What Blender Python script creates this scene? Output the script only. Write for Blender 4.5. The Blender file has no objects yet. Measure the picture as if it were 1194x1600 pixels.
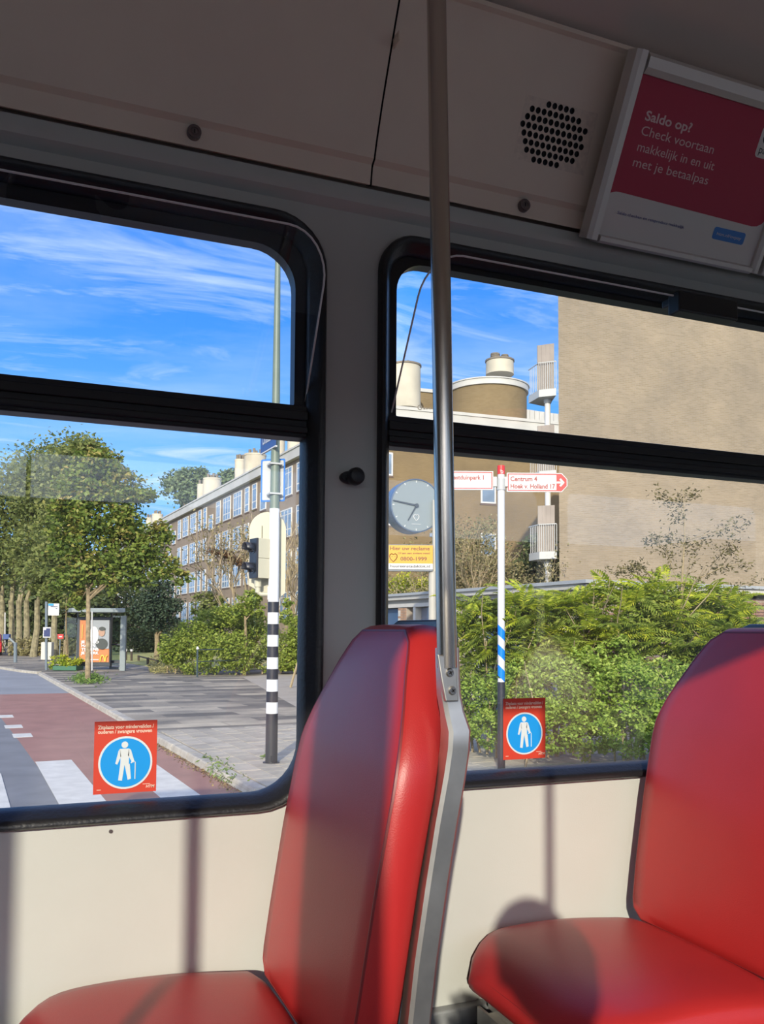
import bpy, bmesh, math, random
import numpy as np
from math import sin, cos, tan, pi, radians, sqrt, atan2
from mathutils import Vector, Matrix

SC = bpy.context.scene
COL = SC.collection
# ------------------------------------------------------------------ camera
F, CX, CY = 1350.0, 597.0, 913.0            # focal length and principal point in pixels of the 1194x1600 frame
YAW, PIT, ROL, CZ = radians(22), radians(3), radians(.37), 1.85
Fw = Vector((sin(YAW)*cos(PIT), cos(YAW)*cos(PIT), sin(PIT)))
_r = Vector((cos(YAW), -sin(YAW), 0)); _u = _r.cross(Fw)
Rt = _r*cos(ROL)+_u*sin(ROL); Up = _u*cos(ROL)-_r*sin(ROL)
cam = bpy.data.cameras.new('camera'); cam_o = bpy.data.objects.new('camera', cam); COL.objects.link(cam_o)
cam_o.matrix_world = Matrix(((Rt.x, Up.x, -Fw.x, 0), (Rt.y, Up.y, -Fw.y, 0), (Rt.z, Up.z, -Fw.z, CZ), (0, 0, 0, 1)))
cam.sensor_fit = 'AUTO'; cam.sensor_width = 36; cam.lens = F/1600*36
cam.shift_y = (CY-800)/1600; cam.clip_start = .02; cam.clip_end = 600
SC.camera = cam_o
# ------------------------------------------------------------------ light, exposure
SUN_AZ, SUN_EL, SUN_E = radians(26.5), radians(19.5), 3.45
SUN_D = Vector((sin(SUN_AZ)*cos(SUN_EL), cos(SUN_AZ)*cos(SUN_EL), -sin(SUN_EL)))
sun = bpy.data.lights.new('sun', 'SUN'); sun.energy = SUN_E; sun.angle = radians(.6); sun.color = (1, .90, .74)
sun_o = bpy.data.objects.new('sun', sun); COL.objects.link(sun_o); sun_o.rotation_euler = SUN_D.to_track_quat('-Z', 'Y').to_euler()
sun_o.location = (-20, -40, 20)
vs = SC.view_settings; vs.view_transform = 'Standard'; vs.look = 'None'; vs.gamma = 1; vs.exposure = 0.50; vs.use_curve_mapping = False
SC.cycles.max_bounces = 14; SC.cycles.diffuse_bounces = 7; SC.cycles.transparent_max_bounces = 24; SC.cycles.caustics_reflective = False
try: SC.cycles.use_denoising = True
except Exception: pass

def sky():
    w = bpy.data.worlds.new('sky'); SC.world = w; w.use_nodes = True
    nt = w.node_tree; N = nt.nodes; L = nt.links; N.clear()
    out = N.new('ShaderNodeOutputWorld'); bg = N.new('ShaderNodeBackground'); L.new(bg.outputs[0], out.inputs[0])
    tc = N.new('ShaderNodeTexCoord'); sep = N.new('ShaderNodeSeparateXYZ'); L.new(tc.outputs['Generated'], sep.inputs[0])
    ramp = N.new('ShaderNodeValToRGB'); L.new(sep.outputs[2], ramp.inputs[0])
    e = ramp.color_ramp.elements
    e[0].position = 0; e[0].color = (.36, .62, .96, 1); e[1].position = .9; e[1].color = (.022, .12, .52, 1)
    for p, c in ((.2, (.15, .45, .98, 1)), (.33, (.065, .30, .90, 1)), (.5, (.04, .22, .78, 1))):
        x = e.new(p); x.color = c
    # cirrus: direction projected on a high flat layer, stretched along one way
    def math_n(op, a, b):
        m = N.new('ShaderNodeMath'); m.operation = op
        for i, v in enumerate((a, b)):
            if isinstance(v, (int, float)): m.inputs[i].default_value = v
            else: L.new(v, m.inputs[i])
        return m.outputs[0]
    zc = math_n('MAXIMUM', sep.outputs[2], .0); zz = math_n('ADD', zc, .12)
    cb = N.new('ShaderNodeCombineXYZ'); L.new(math_n('DIVIDE', sep.outputs[0], zz), cb.inputs[0]); L.new(math_n('DIVIDE', sep.outputs[1], zz), cb.inputs[1])
    facs = []
    for rot, sc, seed, lo, hi, amp, dist in ((radians(35), (1.1, 3.2, 1), 3.1, .48, .75, .85, 1.3), (radians(20), (.55, 1.0, 1), 9.4, .46, .80, .45, .4)):
        mp = N.new('ShaderNodeMapping'); mp.inputs['Rotation'].default_value = (0, 0, rot); mp.inputs['Scale'].default_value = sc; mp.inputs['Location'].default_value = (seed, seed*.7, 0)
        L.new(cb.outputs[0], mp.inputs[0])
        nz = N.new('ShaderNodeTexNoise'); nz.inputs['Scale'].default_value = 1.0; nz.inputs['Detail'].default_value = 9; nz.inputs['Roughness'].default_value = .62; nz.inputs['Distortion'].default_value = dist
        L.new(mp.outputs[0], nz.inputs['Vector'])
        mr = N.new('ShaderNodeMapRange'); mr.inputs[1].default_value = lo; mr.inputs[2].default_value = hi; mr.inputs[3].default_value = 0; mr.inputs[4].default_value = amp
        L.new(nz.outputs[0], mr.inputs[0]); facs.append(mr.outputs[0])
    fac = math_n('MAXIMUM', facs[0], facs[1])
    # whitening and brightening of the air towards the sun
    dt = N.new('ShaderNodeVectorMath'); dt.operation = 'DOT_PRODUCT'; L.new(tc.outputs['Generated'], dt.inputs[0]); dt.inputs[1].default_value = tuple(-SUN_D)
    g0 = math_n('MULTIPLY', math_n('ADD', dt.outputs['Value'], 1), .5)
    glow = math_n('ADD', math_n('MULTIPLY', math_n('POWER', g0, 4), 1.0), math_n('MULTIPLY', math_n('POWER', g0, 24), 1.6))
    mx = N.new('ShaderNodeMixRGB'); L.new(fac, mx.inputs[0]); L.new(ramp.outputs[0], mx.inputs[1]); mx.inputs[2].default_value = (.70, .82, .96, 1)
    gc = N.new('ShaderNodeMixRGB'); gc.blend_type = 'MULTIPLY'; gc.inputs[0].default_value = 1; L.new(glow, gc.inputs[1]); gc.inputs[2].default_value = (1.0, .90, .76, 1)
    ad = N.new('ShaderNodeMixRGB'); ad.blend_type = 'ADD'; ad.inputs[0].default_value = 1; L.new(mx.outputs[0], ad.inputs[1]); L.new(gc.outputs[0], ad.inputs[2])
    L.new(ad.outputs[0], bg.inputs[0]); bg.inputs[1].default_value = 1.0
sky()

# ------------------------------------------------------------------ pixel of the photograph -> point in the scene
def ray(x, y): return Fw+Rt*((x-CX)/F)-Up*((y-CY)/F)
CAM = Vector((0, 0, CZ))
def PY(x, y, Y): d = ray(x, y); return CAM+d*(Y/d.y)
def PX(x, y, X): d = ray(x, y); return CAM+d*(X/d.x)
def G(x, y, z=.1): d = ray(x, y); return CAM+d*((z-CZ)/d.z)
def PD(x, y, D): return CAM+ray(x, y)*D
def PPL(x, y, o, nrm): d = ray(x, y); return CAM+d*((o-CAM).dot(nrm)/d.dot(nrm))
SA = radians(-4); S = Vector((sin(SA), cos(SA), 0)); Nn = Vector((cos(SA), -sin(SA), 0)); Z = Vector((0, 0, 1)); XV = Vector((1, 0, 0)); YV = Vector((0, 1, 0))
def st(n, s, z=0): return Nn*n+S*s+Z*z      # street coordinates: n across the street, s along it
def PN(x, y, n): return PPL(x, y, Nn*n, Nn)
def PS(x, y, s): return PPL(x, y, S*s, S)

# ------------------------------------------------------------------ materials
MATS = {}
def mat(name, col, rough=.6, metal=0, var=0, vscale=6, bump=0, bscale=80, spec=.5, col2=None, emit=0, coat=0):
    if name in MATS: return MATS[name]
    m = bpy.data.materials.new(name); m.use_nodes = True; MATS[name] = m
    nt = m.node_tree; N = nt.nodes; L = nt.links; b = N['Principled BSDF']
    b.inputs['Base Color'].default_value = (*col, 1); b.inputs['Roughness'].default_value = rough; b.inputs['Metallic'].default_value = metal
    b.inputs['Specular IOR Level'].default_value = spec; b.inputs['Coat Weight'].default_value = coat
    tc = N.new('ShaderNodeTexCoord')
    if var or col2:
        nz = N.new('ShaderNodeTexNoise'); nz.inputs['Scale'].default_value = vscale; nz.inputs['Detail'].default_value = 5; L.new(tc.outputs['Object'], nz.inputs['Vector'])
        rp = N.new('ShaderNodeValToRGB'); L.new(nz.outputs[0], rp.inputs[0])
        c2 = col2 or tuple(min(1, c*(1+var)) for c in col); c1 = col if col2 else tuple(c*(1-var) for c in col)
        rp.color_ramp.elements[0].position = .32; rp.color_ramp.elements[0].color = (*c1, 1); rp.color_ramp.elements[1].position = .68; rp.color_ramp.elements[1].color = (*c2, 1)
        L.new(rp.outputs[0], b.inputs['Base Color'])
    if bump:
        nb = N.new('ShaderNodeTexNoise'); nb.inputs['Scale'].default_value = bscale; nb.inputs['Detail'].default_value = 3; L.new(tc.outputs['Object'], nb.inputs['Vector'])
        bp = N.new('ShaderNodeBump'); bp.inputs['Strength'].default_value = bump; bp.inputs['Distance'].default_value = .02; L.new(nb.outputs[0], bp.inputs['Height']); L.new(bp.outputs[0], b.inputs['Normal'])
    if emit:
        b.inputs['Emission Color'].default_value = (*col, 1); b.inputs['Emission Strength'].default_value = emit
    return m

def brick_mat(name, c1, c2, mortar, bw, bh, u, rough=.85, msize=.012, off=.5, bias=0, patch=None, patch_scale=.5):
    """courses of brick; u = horizontal direction of the wall, rows run up Z (or along a second vector for paving)"""
    m = bpy.data.materials.new(name); m.use_nodes = True; nt = m.node_tree; N = nt.nodes; L = nt.links; b = N['Principled BSDF']
    b.inputs['Roughness'].default_value = rough; b.inputs['Specular IOR Level'].default_value = .25
    geo = N.new('ShaderNodeNewGeometry'); cb = N.new('ShaderNodeCombineXYZ')
    uu, vv = u
    for k, d in enumerate((uu, vv)):
        dp = N.new('ShaderNodeVectorMath'); dp.operation = 'DOT_PRODUCT'; L.new(geo.outputs['Position'], dp.inputs[0]); dp.inputs[1].default_value = d; L.new(dp.outputs['Value'], cb.inputs[k])
    br = N.new('ShaderNodeTexBrick'); L.new(cb.outputs[0], br.inputs['Vector']); br.inputs['Scale'].default_value = 1
    br.inputs['Color1'].default_value = (*c1, 1); br.inputs['Color2'].default_value = (*c2, 1); br.inputs['Mortar'].default_value = (*mortar, 1)
    br.inputs['Brick Width'].default_value = bw; br.inputs['Row Height'].default_value = bh; br.inputs['Mortar Size'].default_value = msize; br.inputs['Bias'].default_value = bias; br.offset = off
    src = br.outputs[0]
    if patch:
        nz = N.new('ShaderNodeTexNoise'); nz.inputs['Scale'].default_value = patch_scale; nz.inputs['Detail'].default_value = 6; nz.inputs['Roughness'].default_value = .65; L.new(cb.outputs[0], nz.inputs['Vector'])
        rp = N.new('ShaderNodeValToRGB'); L.new(nz.outputs[0], rp.inputs[0]); rp.color_ramp.elements[0].position = .35; rp.color_ramp.elements[1].position = .7
        rp.color_ramp.elements[0].color = (*patch[0], 1); rp.color_ramp.elements[1].color = (*patch[1], 1)
        mx = N.new('ShaderNodeMixRGB'); mx.blend_type = 'MULTIPLY'; mx.inputs[0].default_value = 1; L.new(src, mx.inputs[1]); L.new(rp.outputs[0], mx.inputs[2]); src = mx.outputs[0]
    L.new(src, b.inputs['Base Color'])
    bp = N.new('ShaderNodeBump'); bp.inputs['Strength'].default_value = .4; bp.inputs['Distance'].default_value = .01; L.new(br.outputs['Fac'], bp.inputs['Height']); bp.invert = True; L.new(bp.outputs[0], b.inputs['Normal'])
    MATS[name] = m; return m

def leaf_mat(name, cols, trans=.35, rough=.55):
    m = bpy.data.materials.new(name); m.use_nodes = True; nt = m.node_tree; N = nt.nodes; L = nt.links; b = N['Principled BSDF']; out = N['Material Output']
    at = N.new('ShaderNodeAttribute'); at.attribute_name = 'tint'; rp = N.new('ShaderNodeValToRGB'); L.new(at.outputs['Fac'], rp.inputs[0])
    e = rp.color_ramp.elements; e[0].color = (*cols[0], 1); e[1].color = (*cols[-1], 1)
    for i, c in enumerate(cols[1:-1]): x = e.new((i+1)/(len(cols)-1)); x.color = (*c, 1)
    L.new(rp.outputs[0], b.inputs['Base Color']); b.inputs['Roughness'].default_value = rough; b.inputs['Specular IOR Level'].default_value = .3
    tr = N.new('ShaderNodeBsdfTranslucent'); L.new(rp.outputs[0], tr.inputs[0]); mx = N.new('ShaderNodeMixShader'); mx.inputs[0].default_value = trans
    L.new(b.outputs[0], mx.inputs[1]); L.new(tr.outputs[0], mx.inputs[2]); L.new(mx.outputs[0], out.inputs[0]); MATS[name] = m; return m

def glass_mat(name, tint=(.97, .98, .98), haze=.0, ior=1.5):
    m = bpy.data.materials.new(name); m.use_nodes = True; nt = m.node_tree; N = nt.nodes; L = nt.links; N.clear(); out = N.new('ShaderNodeOutputMaterial')
    tr = N.new('ShaderNodeBsdfTransparent'); tr.inputs[0].default_value = (*tint, 1); gl = N.new('ShaderNodeBsdfGlossy'); gl.inputs['Roughness'].default_value = 0.0
    fr = N.new('ShaderNodeFresnel'); ge = N.new('ShaderNodeNewGeometry'); mi_ = N.new('ShaderNodeMapRange'); mi_.inputs[3].default_value = ior; mi_.inputs[4].default_value = 1/ior; L.new(ge.outputs['Backfacing'], mi_.inputs[0]); L.new(mi_.outputs[0], fr.inputs[0]); mx = N.new('ShaderNodeMixShader'); L.new(fr.outputs[0], mx.inputs[0]); L.new(tr.outputs[0], mx.inputs[1]); L.new(gl.outputs[0], mx.inputs[2])
    last = mx
    if haze:   # a film of dust and wiped streaks on the pane
        tc = N.new('ShaderNodeTexCoord'); nz = N.new('ShaderNodeTexNoise'); nz.inputs['Scale'].default_value = 3; nz.inputs['Detail'].default_value = 4; L.new(tc.outputs['Object'], nz.inputs['Vector'])
        mr = N.new('ShaderNodeMapRange'); mr.inputs[1].default_value = .35; mr.inputs[2].default_value = .7; mr.inputs[3].default_value = haze*.3; mr.inputs[4].default_value = haze; L.new(nz.outputs[0], mr.inputs[0])
        df = N.new('ShaderNodeBsdfDiffuse'); df.inputs[0].default_value = (.8, .8, .78, 1); m2 = N.new('ShaderNodeMixShader'); L.new(mr.outputs[0], m2.inputs[0]); L.new(mx.outputs[0], m2.inputs[1]); L.new(df.outputs[0], m2.inputs[2]); last = m2
    L.new(last.outputs[0], out.inputs[0]); MATS[name] = m; return m

CREAM = mat('cream_plastic', (.545, .558, .52), .42, var=.035, vscale=3, bump=.03, bscale=300)
PANELM = mat('panel_cream_brightened', (.86, .745, .60), .5, var=.04, vscale=4, bump=.05, bscale=400)  # much the wall's cream, paler here: the colour stands in for weak indoor light
CEILM = mat('ceiling_cream_brightened', (.70, .59, .52), .55, var=.03, vscale=3)  # ceiling tone also raised to make up for dim bounce light
RUBBER = mat('black_rubber', (.012, .012, .014), .38, bump=.08, bscale=120)
BLACKM = mat('black_metal', (.010, .010, .012), .45)
RED = mat('red_vinyl', (.44, .022, .022), .38, var=.06, vscale=5, bump=.06, bscale=500, spec=.5)
REDP = mat('red_piping', (.20, .012, .014), .45)
STEEL = mat('brushed_steel', (.64, .62, .58), .42, 1, var=.12, vscale=18)
STEELP = mat('polished_pole_steel', (.56, .51, .45), .22, 1)
SCREWM = mat('screw_steel', (.62, .60, .57), .2, 1)
SLOTM = mat('slot_black', (.01, .01, .01), .6)
SHELLM = mat('seat_shell_grey', (.045, .06, .085), .3, spec=.6)
ALUM = mat('aluminium', (.55, .53, .49), .38, .9, var=.15, vscale=20)
FLOORM = mat('tram_floor', (.09, .09, .092), .6, var=.3, vscale=300)
DARKSKIRT = mat('dark_skirt', (.03, .03, .032), .5, var=.5, vscale=15)
LEDGE = mat('ledge_grey', (.22, .23, .235), .45, var=.25, vscale=20)
LOCKM = mat('lock_metal', (.20, .17, .17), .35, .7)
WHITE = mat('white_paint', (.80, .80, .77), .45, var=.03)
BLACKP = mat('black_paint', (.022, .024, .032), .4)
GLASS = glass_mat('window_glass', haze=.035)
GLASSS = glass_mat('sash_glass', tint=(.93, .945, .95))
GLASSB = glass_mat('shelter_glass', tint=(.72, .80, .80))
RIMM = mat('sash_rim', (.80, .82, .80), .3)

# ------------------------------------------------------------------ mesh building
WL = {}
def V(p): return Vector(p)
class MB:
    def __init__(s): s.v = []; s.f = []; s.m = []
    def add(s, vs_, fs, mi=0):
        o = len(s.v); s.v += [V(p) for p in vs_]; s.f += [[i+o for i in f] for f in fs]; s.m += [mi]*len(fs); return s
    def obox(s, o, a, b, c, mi=0):
        o, a, b, c = V(o), V(a), V(b), V(c)
        return s.add([o, o+a, o+a+b, o+b, o+c, o+a+c, o+a+b+c, o+b+c], [[0, 3, 2, 1], [4, 5, 6, 7], [0, 1, 5, 4], [1, 2, 6, 5], [2, 3, 7, 6], [3, 0, 4, 7]], mi)
    def box(s, x0, x1, y0, y1, z0, z1, mi=0): return s.obox((x0, y0, z0), (x1-x0, 0, 0), (0, y1-y0, 0), (0, 0, z1-z0), mi)
    def cbox(s, c, a, b, h, mi=0):         # centred on c with full edge vectors
        c, a, b, h = V(c), V(a), V(b), V(h); return s.obox(c-a/2-b/2-h/2, a, b, h, mi)
    def loft(s, loops, mi=0, capa=True, capb=True, closed=True):
        n = len(loops[0]); o = len(s.v); fs = []
        vs_ = [p for l in loops for p in l]
        for k in range(len(loops)-1):
            for i in range(n if closed else n-1):
                j = (i+1) % n; fs.append([k*n+i, k*n+j, (k+1)*n+j, (k+1)*n+i])
        if capa: fs.append(list(range(n))[::-1])
        if capb: fs.append([(len(loops)-1)*n+i for i in range(n)])
        return s.add(vs_, fs, mi)
    def cyl(s, p0, p1, r0, r1=None, n=14, mi=0, caps=True):
        p0, p1 = V(p0), V(p1); r1 = r0 if r1 is None else r1; d = (p1-p0).normalized(); a = d.orthogonal().normalized(); b = d.cross(a)
        return s.loft([[p0+(a*cos(2*pi*i/n)+b*sin(2*pi*i/n))*r0 for i in range(n)], [p1+(a*cos(2*pi*i/n)+b*sin(2*pi*i/n))*r1 for i in range(n)]], mi, caps, caps)
    def tube(s, pts, r, n=8, mi=0, caps=True, closed=False, sq=None):
        pts = [V(p) for p in pts]; L_ = len(pts); loops = []; a = None
        for k, p in enumerate(pts):
            d = (pts[(k+1) % L_] if (k < L_-1 or closed) else p)-(pts[k-1] if (k > 0 or closed) else p); d.normalize()
            a = d.orthogonal().normalized() if a is None else (a-d*a.dot(d)).normalized()
            b = d.cross(a); rr = r[k] if hasattr(r, '__len__') else r
            loops.append([p+(a*cos(2*pi*i/n)+b*sin(2*pi*i/n))*rr for i in range(n)])
        if closed: loops.append(loops[0])
        return s.loft(loops, mi, caps and not closed, caps and not closed)
    def prism(s, pts, ext, mi=0):
        pts = [V(p) for p in pts]; e = V(ext); return s.loft([pts, [p+e for p in pts]], mi)
    def disc(s, c, a, b, r, ext, n=32, mi=0, ry=None):
        c, a, b = V(c), V(a), V(b); ry = ry or r; return s.prism([c+a*(cos(2*pi*i/n)*r)+b*(sin(2*pi*i/n)*ry) for i in range(n)], ext, mi)
    def ring(s, c, a, b, r0, r1, ext, n=40, mi=0):
        c, a, b, e = V(c), V(a), V(b), V(ext)
        lo = lambda r, z: [c+(a*cos(2*pi*i/n)+b*sin(2*pi*i/n))*r+z for i in range(n)]
        z0 = V((0, 0, 0)); return s.loft([lo(r0, z0), lo(r1, z0), lo(r1, e), lo(r0, e), lo(r0, z0)], mi, False, False)
    def text(s, body, o, ex, ey, size, off=0, ext=0, mi=0, align='LEFT', sx=1.0, shear=0, space=1.0):
        """lettering laid on the plane (ex, ey) with its baseline start at o; size = cap-height-like font size"""
        vs_, fs = text_geo(body, off, align, shear, space); o, ex, ey = V(o), V(ex).normalized(), V(ey).normalized(); nz_ = ex.cross(ey)
        return s.add([o+ex*(p[0]*size*sx)+ey*(p[1]*size)+nz_*ext for p in vs_], fs, mi)
    def build(s, name, mats, parent=None, smooth=False, bevel=0, recalc=True, bseg=2, angle=35):
        me = bpy.data.meshes.new(name); off = world(parent) if parent else Vector((0, 0, 0))
        me.from_pydata([tuple(p-off) for p in s.v], [], s.f)
        if not isinstance(mats, (list, tuple)): mats = [mats]
        for m in mats: me.materials.append(m)
        me.polygons.foreach_set('material_index', s.m)
        if recalc:
            bm = bmesh.new(); bm.from_mesh(me); bmesh.ops.remove_doubles(bm, verts=bm.verts, dist=1e-6); bmesh.ops.recalc_face_normals(bm, faces=bm.faces); bm.to_mesh(me); bm.free()
        if smooth: 
            me.polygons.foreach_set('use_smooth', [True]*len(me.polygons))
            try: me.set_sharp_from_angle(angle=radians(angle))
            except Exception: pass
        me.update()
        o = bpy.data.objects.new(name, me); COL.objects.link(o)
        if parent: o.parent = parent
        WL[o.name] = off
        if bevel:
            b = o.modifiers.new('bevel', 'BEVEL'); b.width = bevel; b.segments = bseg; b.limit_method = 'ANGLE'; b.angle_limit = radians(40)
        return o
def world(o): return WL[o.name]
_TC = {}
def text_geo(body, off, align, shear, space):
    key = (body, off, align, shear, space)
    if key in _TC: return _TC[key]
    cu = bpy.data.curves.new('t', 'FONT'); cu.body = body; cu.size = 1; cu.offset = off; cu.align_x = align; cu.resolution_u = 3; cu.shear = shear; cu.space_character = space
    o = bpy.data.objects.new('t', cu); COL.objects.link(o)
    me = bpy.data.meshes.new_from_object(o.evaluated_get(bpy.context.evaluated_depsgraph_get()))
    r = ([tuple(v.co) for v in me.vertices], [list(p.vertices) for p in me.polygons])
    bpy.data.objects.remove(o); bpy.data.curves.remove(cu); bpy.data.meshes.remove(me); _TC[key] = r; return r
def holed(outer, holes, depth):
    """flat plate with holes; 2D loops -> verts (x, y, +-depth/2), faces"""
    cu = bpy.data.curves.new('t', 'CURVE'); cu.dimensions = '2D'; cu.fill_mode = 'BOTH'; cu.extrude = depth/2
    for l in [outer]+holes:
        sp = cu.splines.new('POLY'); sp.points.add(len(l)-1); sp.use_cyclic_u = True
        for i, p in enumerate(l): sp.points[i].co = (p[0], p[1], 0, 1)
    o = bpy.data.objects.new('t', cu); COL.objects.link(o)
    me = bpy.data.meshes.new_from_object(o.evaluated_get(bpy.context.evaluated_depsgraph_get()))
    r = ([tuple(v.co) for v in me.vertices], [list(p.vertices) for p in me.polygons])
    bpy.data.objects.remove(o); bpy.data.curves.remove(cu); bpy.data.meshes.remove(me); return r
def rrect(x0, x1, y0, y1, r, k=8):
    if not hasattr(r, '__len__'): r = [r]*4
    out = []
    for (cx, cy, a0, rr) in ((x1, y1, 0, r[0]), (x0, y1, 90, r[1]), (x0, y0, 180, r[2]), (x1, y0, 270, r[3])):
        sx = -1 if cx == x1 else 1; sy = -1 if cy == y1 else 1
        for i in range(k+1):
            a = radians(a0+90*i/k); out.append((cx+sx*rr+cos(a)*rr, cy+sy*rr+sin(a)*rr))
    return out
def tag(o, label=None, cat=None, group=None, kind=None):
    if label: o['label'] = label
    if cat: o['category'] = cat
    if group: o['group'] = group
    if kind: o['kind'] = kind
    return o
def thing(name, loc, label, cat, group=None, kind=None):
    o = bpy.data.objects.new(name, None); COL.objects.link(o); o.location = V(loc); o.empty_display_size = .1; WL[o.name] = V(loc); return tag(o, label, cat, group, kind)
def struct(o): o['kind'] = 'structure'; return o
def copy_piece(src, parent, loc, rz=0, name=None, scale=None):
    c = src.copy(); COL.objects.link(c); c.parent = parent; c.location = loc; c.rotation_euler = (0, 0, rz); WL[c.name] = V(loc)+(world(parent) if parent else V((0, 0, 0)))
    if scale: c.scale = scale
    return c

# ================================================================== TRAM SHELL
TX0, TX1, YW, YO, FZ = -3.0, 4.5, 1.66, -.65, .75
XC = (YW+YO)/2
def wx(loops2, Y): return [Vector((p[0], Y, p[1])) for p in loops2]
# openings of the wall on the near (photographed) side
WIN = [(-2.55, -1.07, .10, .10), (-.95, .540, .13, .11), (.657, 2.15, .085, .085), (2.27, 3.75, .1, .1)]   # x0, x1, lower radius, upper radius at the wall face
def wall_plate(name, Y, holes, z0, z1, th, m):
    vs_, fs = holed([(TX0, z0), (TX1, z0), (TX1, z1), (TX0, z1)], holes, th)
    mb = MB(); mb.add([(p[0], Y+p[2], p[1]) for p in vs_], fs); return struct(mb.build(name, m))
GZ = {0: (1.497, 2.69), 1: (1.497, 2.69), 2: (1.513, 2.69), 3: (1.513, 2.69)}
holes = [rrect(x0+.006, x1-.006, GZ[i][0]+.006, GZ[i][1]-.006, (rt, rt, rb, rb)) for i, (x0, x1, rb, rt) in enumerate(WIN)]
wall_plate('wall_front', YW+.04, holes, 1.06, 2.74, .08, CREAM)
# moulding between the windows and the hinged panels above them
prof = [(1.70, 2.70), (1.66, 2.72), (1.642, 2.735), (1.640, 2.747), (1.650, 2.752), (1.648, 2.772), (1.66, 2.776), (1.74, 2.776)]
mb = MB(); mb.loft([[(TX0, y, z) for y, z in prof], [(TX1, y, z) for y, z in prof]]); struct(mb.build('trim_1', CREAM, smooth=True, angle=25))
# lower trim ledge and dark skirt
mb = MB(); mb.box(TX0, TX1, 1.635, 1.74, 1.030, 1.068); struct(mb.build('baseboard_front', LEDGE, bevel=.004))
mb = MB(); mb.box(TX0, TX1, 1.655, 1.74, FZ, 1.032); struct(mb.build('trim_2', DARKSKIRT))
mb = MB(); mb.box(TX0, TX1, YO-.08, YW+.08, FZ-.05, FZ); struct(mb.build('floor', FLOORM))
# opposite side: plain glazed doors and windows that let the low sun in
OH = [(-2.9, -1.55), (-1.205, -.60), (-.462, 1.35), (1.5, 2.6), (2.75, 4.2)]
wall_plate('wall_back', YO-.04, [rrect(a, b, 1.46, 2.63, .06) for a, b in OH], FZ, 2.80, .08, CREAM)
for i, (a, b) in enumerate(OH):
    mb = MB(); mb.box(a-.01, b+.01, YO-.05, YO-.045, 1.45, 2.64); struct(mb.build('window_%d' % (i+5), GLASS))
for nm, xa in (('wall_left', TX0-.05), ('wall_right', TX1)):
    mb = MB(); mb.box(xa, xa+.05, YO-.08, YW+.08, FZ, 3.3); struct(mb.build(nm, CREAM))
# ceiling with its recess above the panels
half = [(1.76, 2.70), (1.76, 3.34), (1.46, 3.16), (1.36, 3.19), (1.2, 3.215), (1.0, 3.24), (.75, 3.26), (XC, 3.27)]
under = [(1.50, 3.118), (1.46, 3.125), (1.42, 3.155), (1.30, 3.175), (1.1, 3.205), (.85, 3.235), (XC, 3.25)]
full = under+[(2*XC-y, z) for y, z in under[::-1][1:]]
top = [(YO-.09, 2.75), (YO-.09, 3.31), (YW+.09, 3.31), (YW+.09, 2.776)]
loop = [(YW+.09, 2.776), (1.71, 2.776), (1.70, 2.90), (1.62, 3.118)]+full+[(2*XC-1.62, 3.118), (YO-.0, 2.85), (YO, 2.78)]+top[:3]
mb = MB(); mb.loft([[(TX0, y, z) for y, z in loop], [(TX1, y, z) for y, z in loop]]); ceiling = struct(mb.build('ceiling', CEILM, smooth=True, angle=30))
# a shallow joint across the ceiling
mb = MB(); pp = PD(845, 15, 1.6)
mb.loft([[(1.0, y, z-.0015) for y, z in under[2:]], [(1.004, y, z-.0015) for y, z in under[2:]]], closed=False, capa=False, capb=False)
mb.build('ceiling_joint', SLOTM, ceiling, recalc=False)
# hinged panels: flange, ridge, coved face
PP = [(1.640, 2.777), (1.636, 2.800), (1.632, 2.815), (1.620, 2.823), (1.618, 2.830), (1.606, 2.860), (1.575, 2.925), (1.543, 2.985), (1.513, 3.040), (1.487, 3.085), (1.478, 3.094), (1.466, 3.096), (1.464, 3.104), (1.480, 3.108)]
def cove(z):
    for (y0, z0), (y1, z1) in zip(PP, PP[1:]):
        if z0 <= z <= z1: return y0+(y1-y0)*(z-z0)/(z1-z0)
CEN = PY(868, 213, 1.56); CEN = PY(868, 213, cove(2.95)); 
for _ in range(6): CEN = PY(868, 213, cove(CEN.z))
def panel(x0, x1, hole=None):
    mb = MB()
    back = [(y+.012, z+.004) for y, z in PP[::-1]]
    if not hole:
        lp = PP+back; mb.loft([[(x0, y, z) for y, z in lp], [(x1, y, z) for y, z in lp]])
    else:
        # the face is cut out for the perforated patch: strips left, right, below and above it
        xa, xb, za, zb = hole
        zi = [p for p in PP if p[1] < za]+[(cove(za), za)]; zm = [(cove(za), za)]+[p for p in PP if za < p[1] < zb]+[(cove(zb), zb)]; zt = [(cove(zb), zb)]+[p for p in PP if p[1] > zb]
        for (a, b), seg in (((x0, x1), zi), ((x0, xa), zm), ((xb, x1), zm), ((x0, x1), zt)):
            mb.loft([[(a, y, z) for y, z in seg], [(b, y, z) for y, z in seg]], closed=False, capa=False, capb=False)
        mb.box(x0, x0+.002, 1.5, 1.53, 3.0, 3.02)
    return mb.build('panel', PANELM, ceiling, smooth=True, angle=22, recalc=not hole)
SEAM = .632
pA = panel(-2.98, SEAM-.002)
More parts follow.
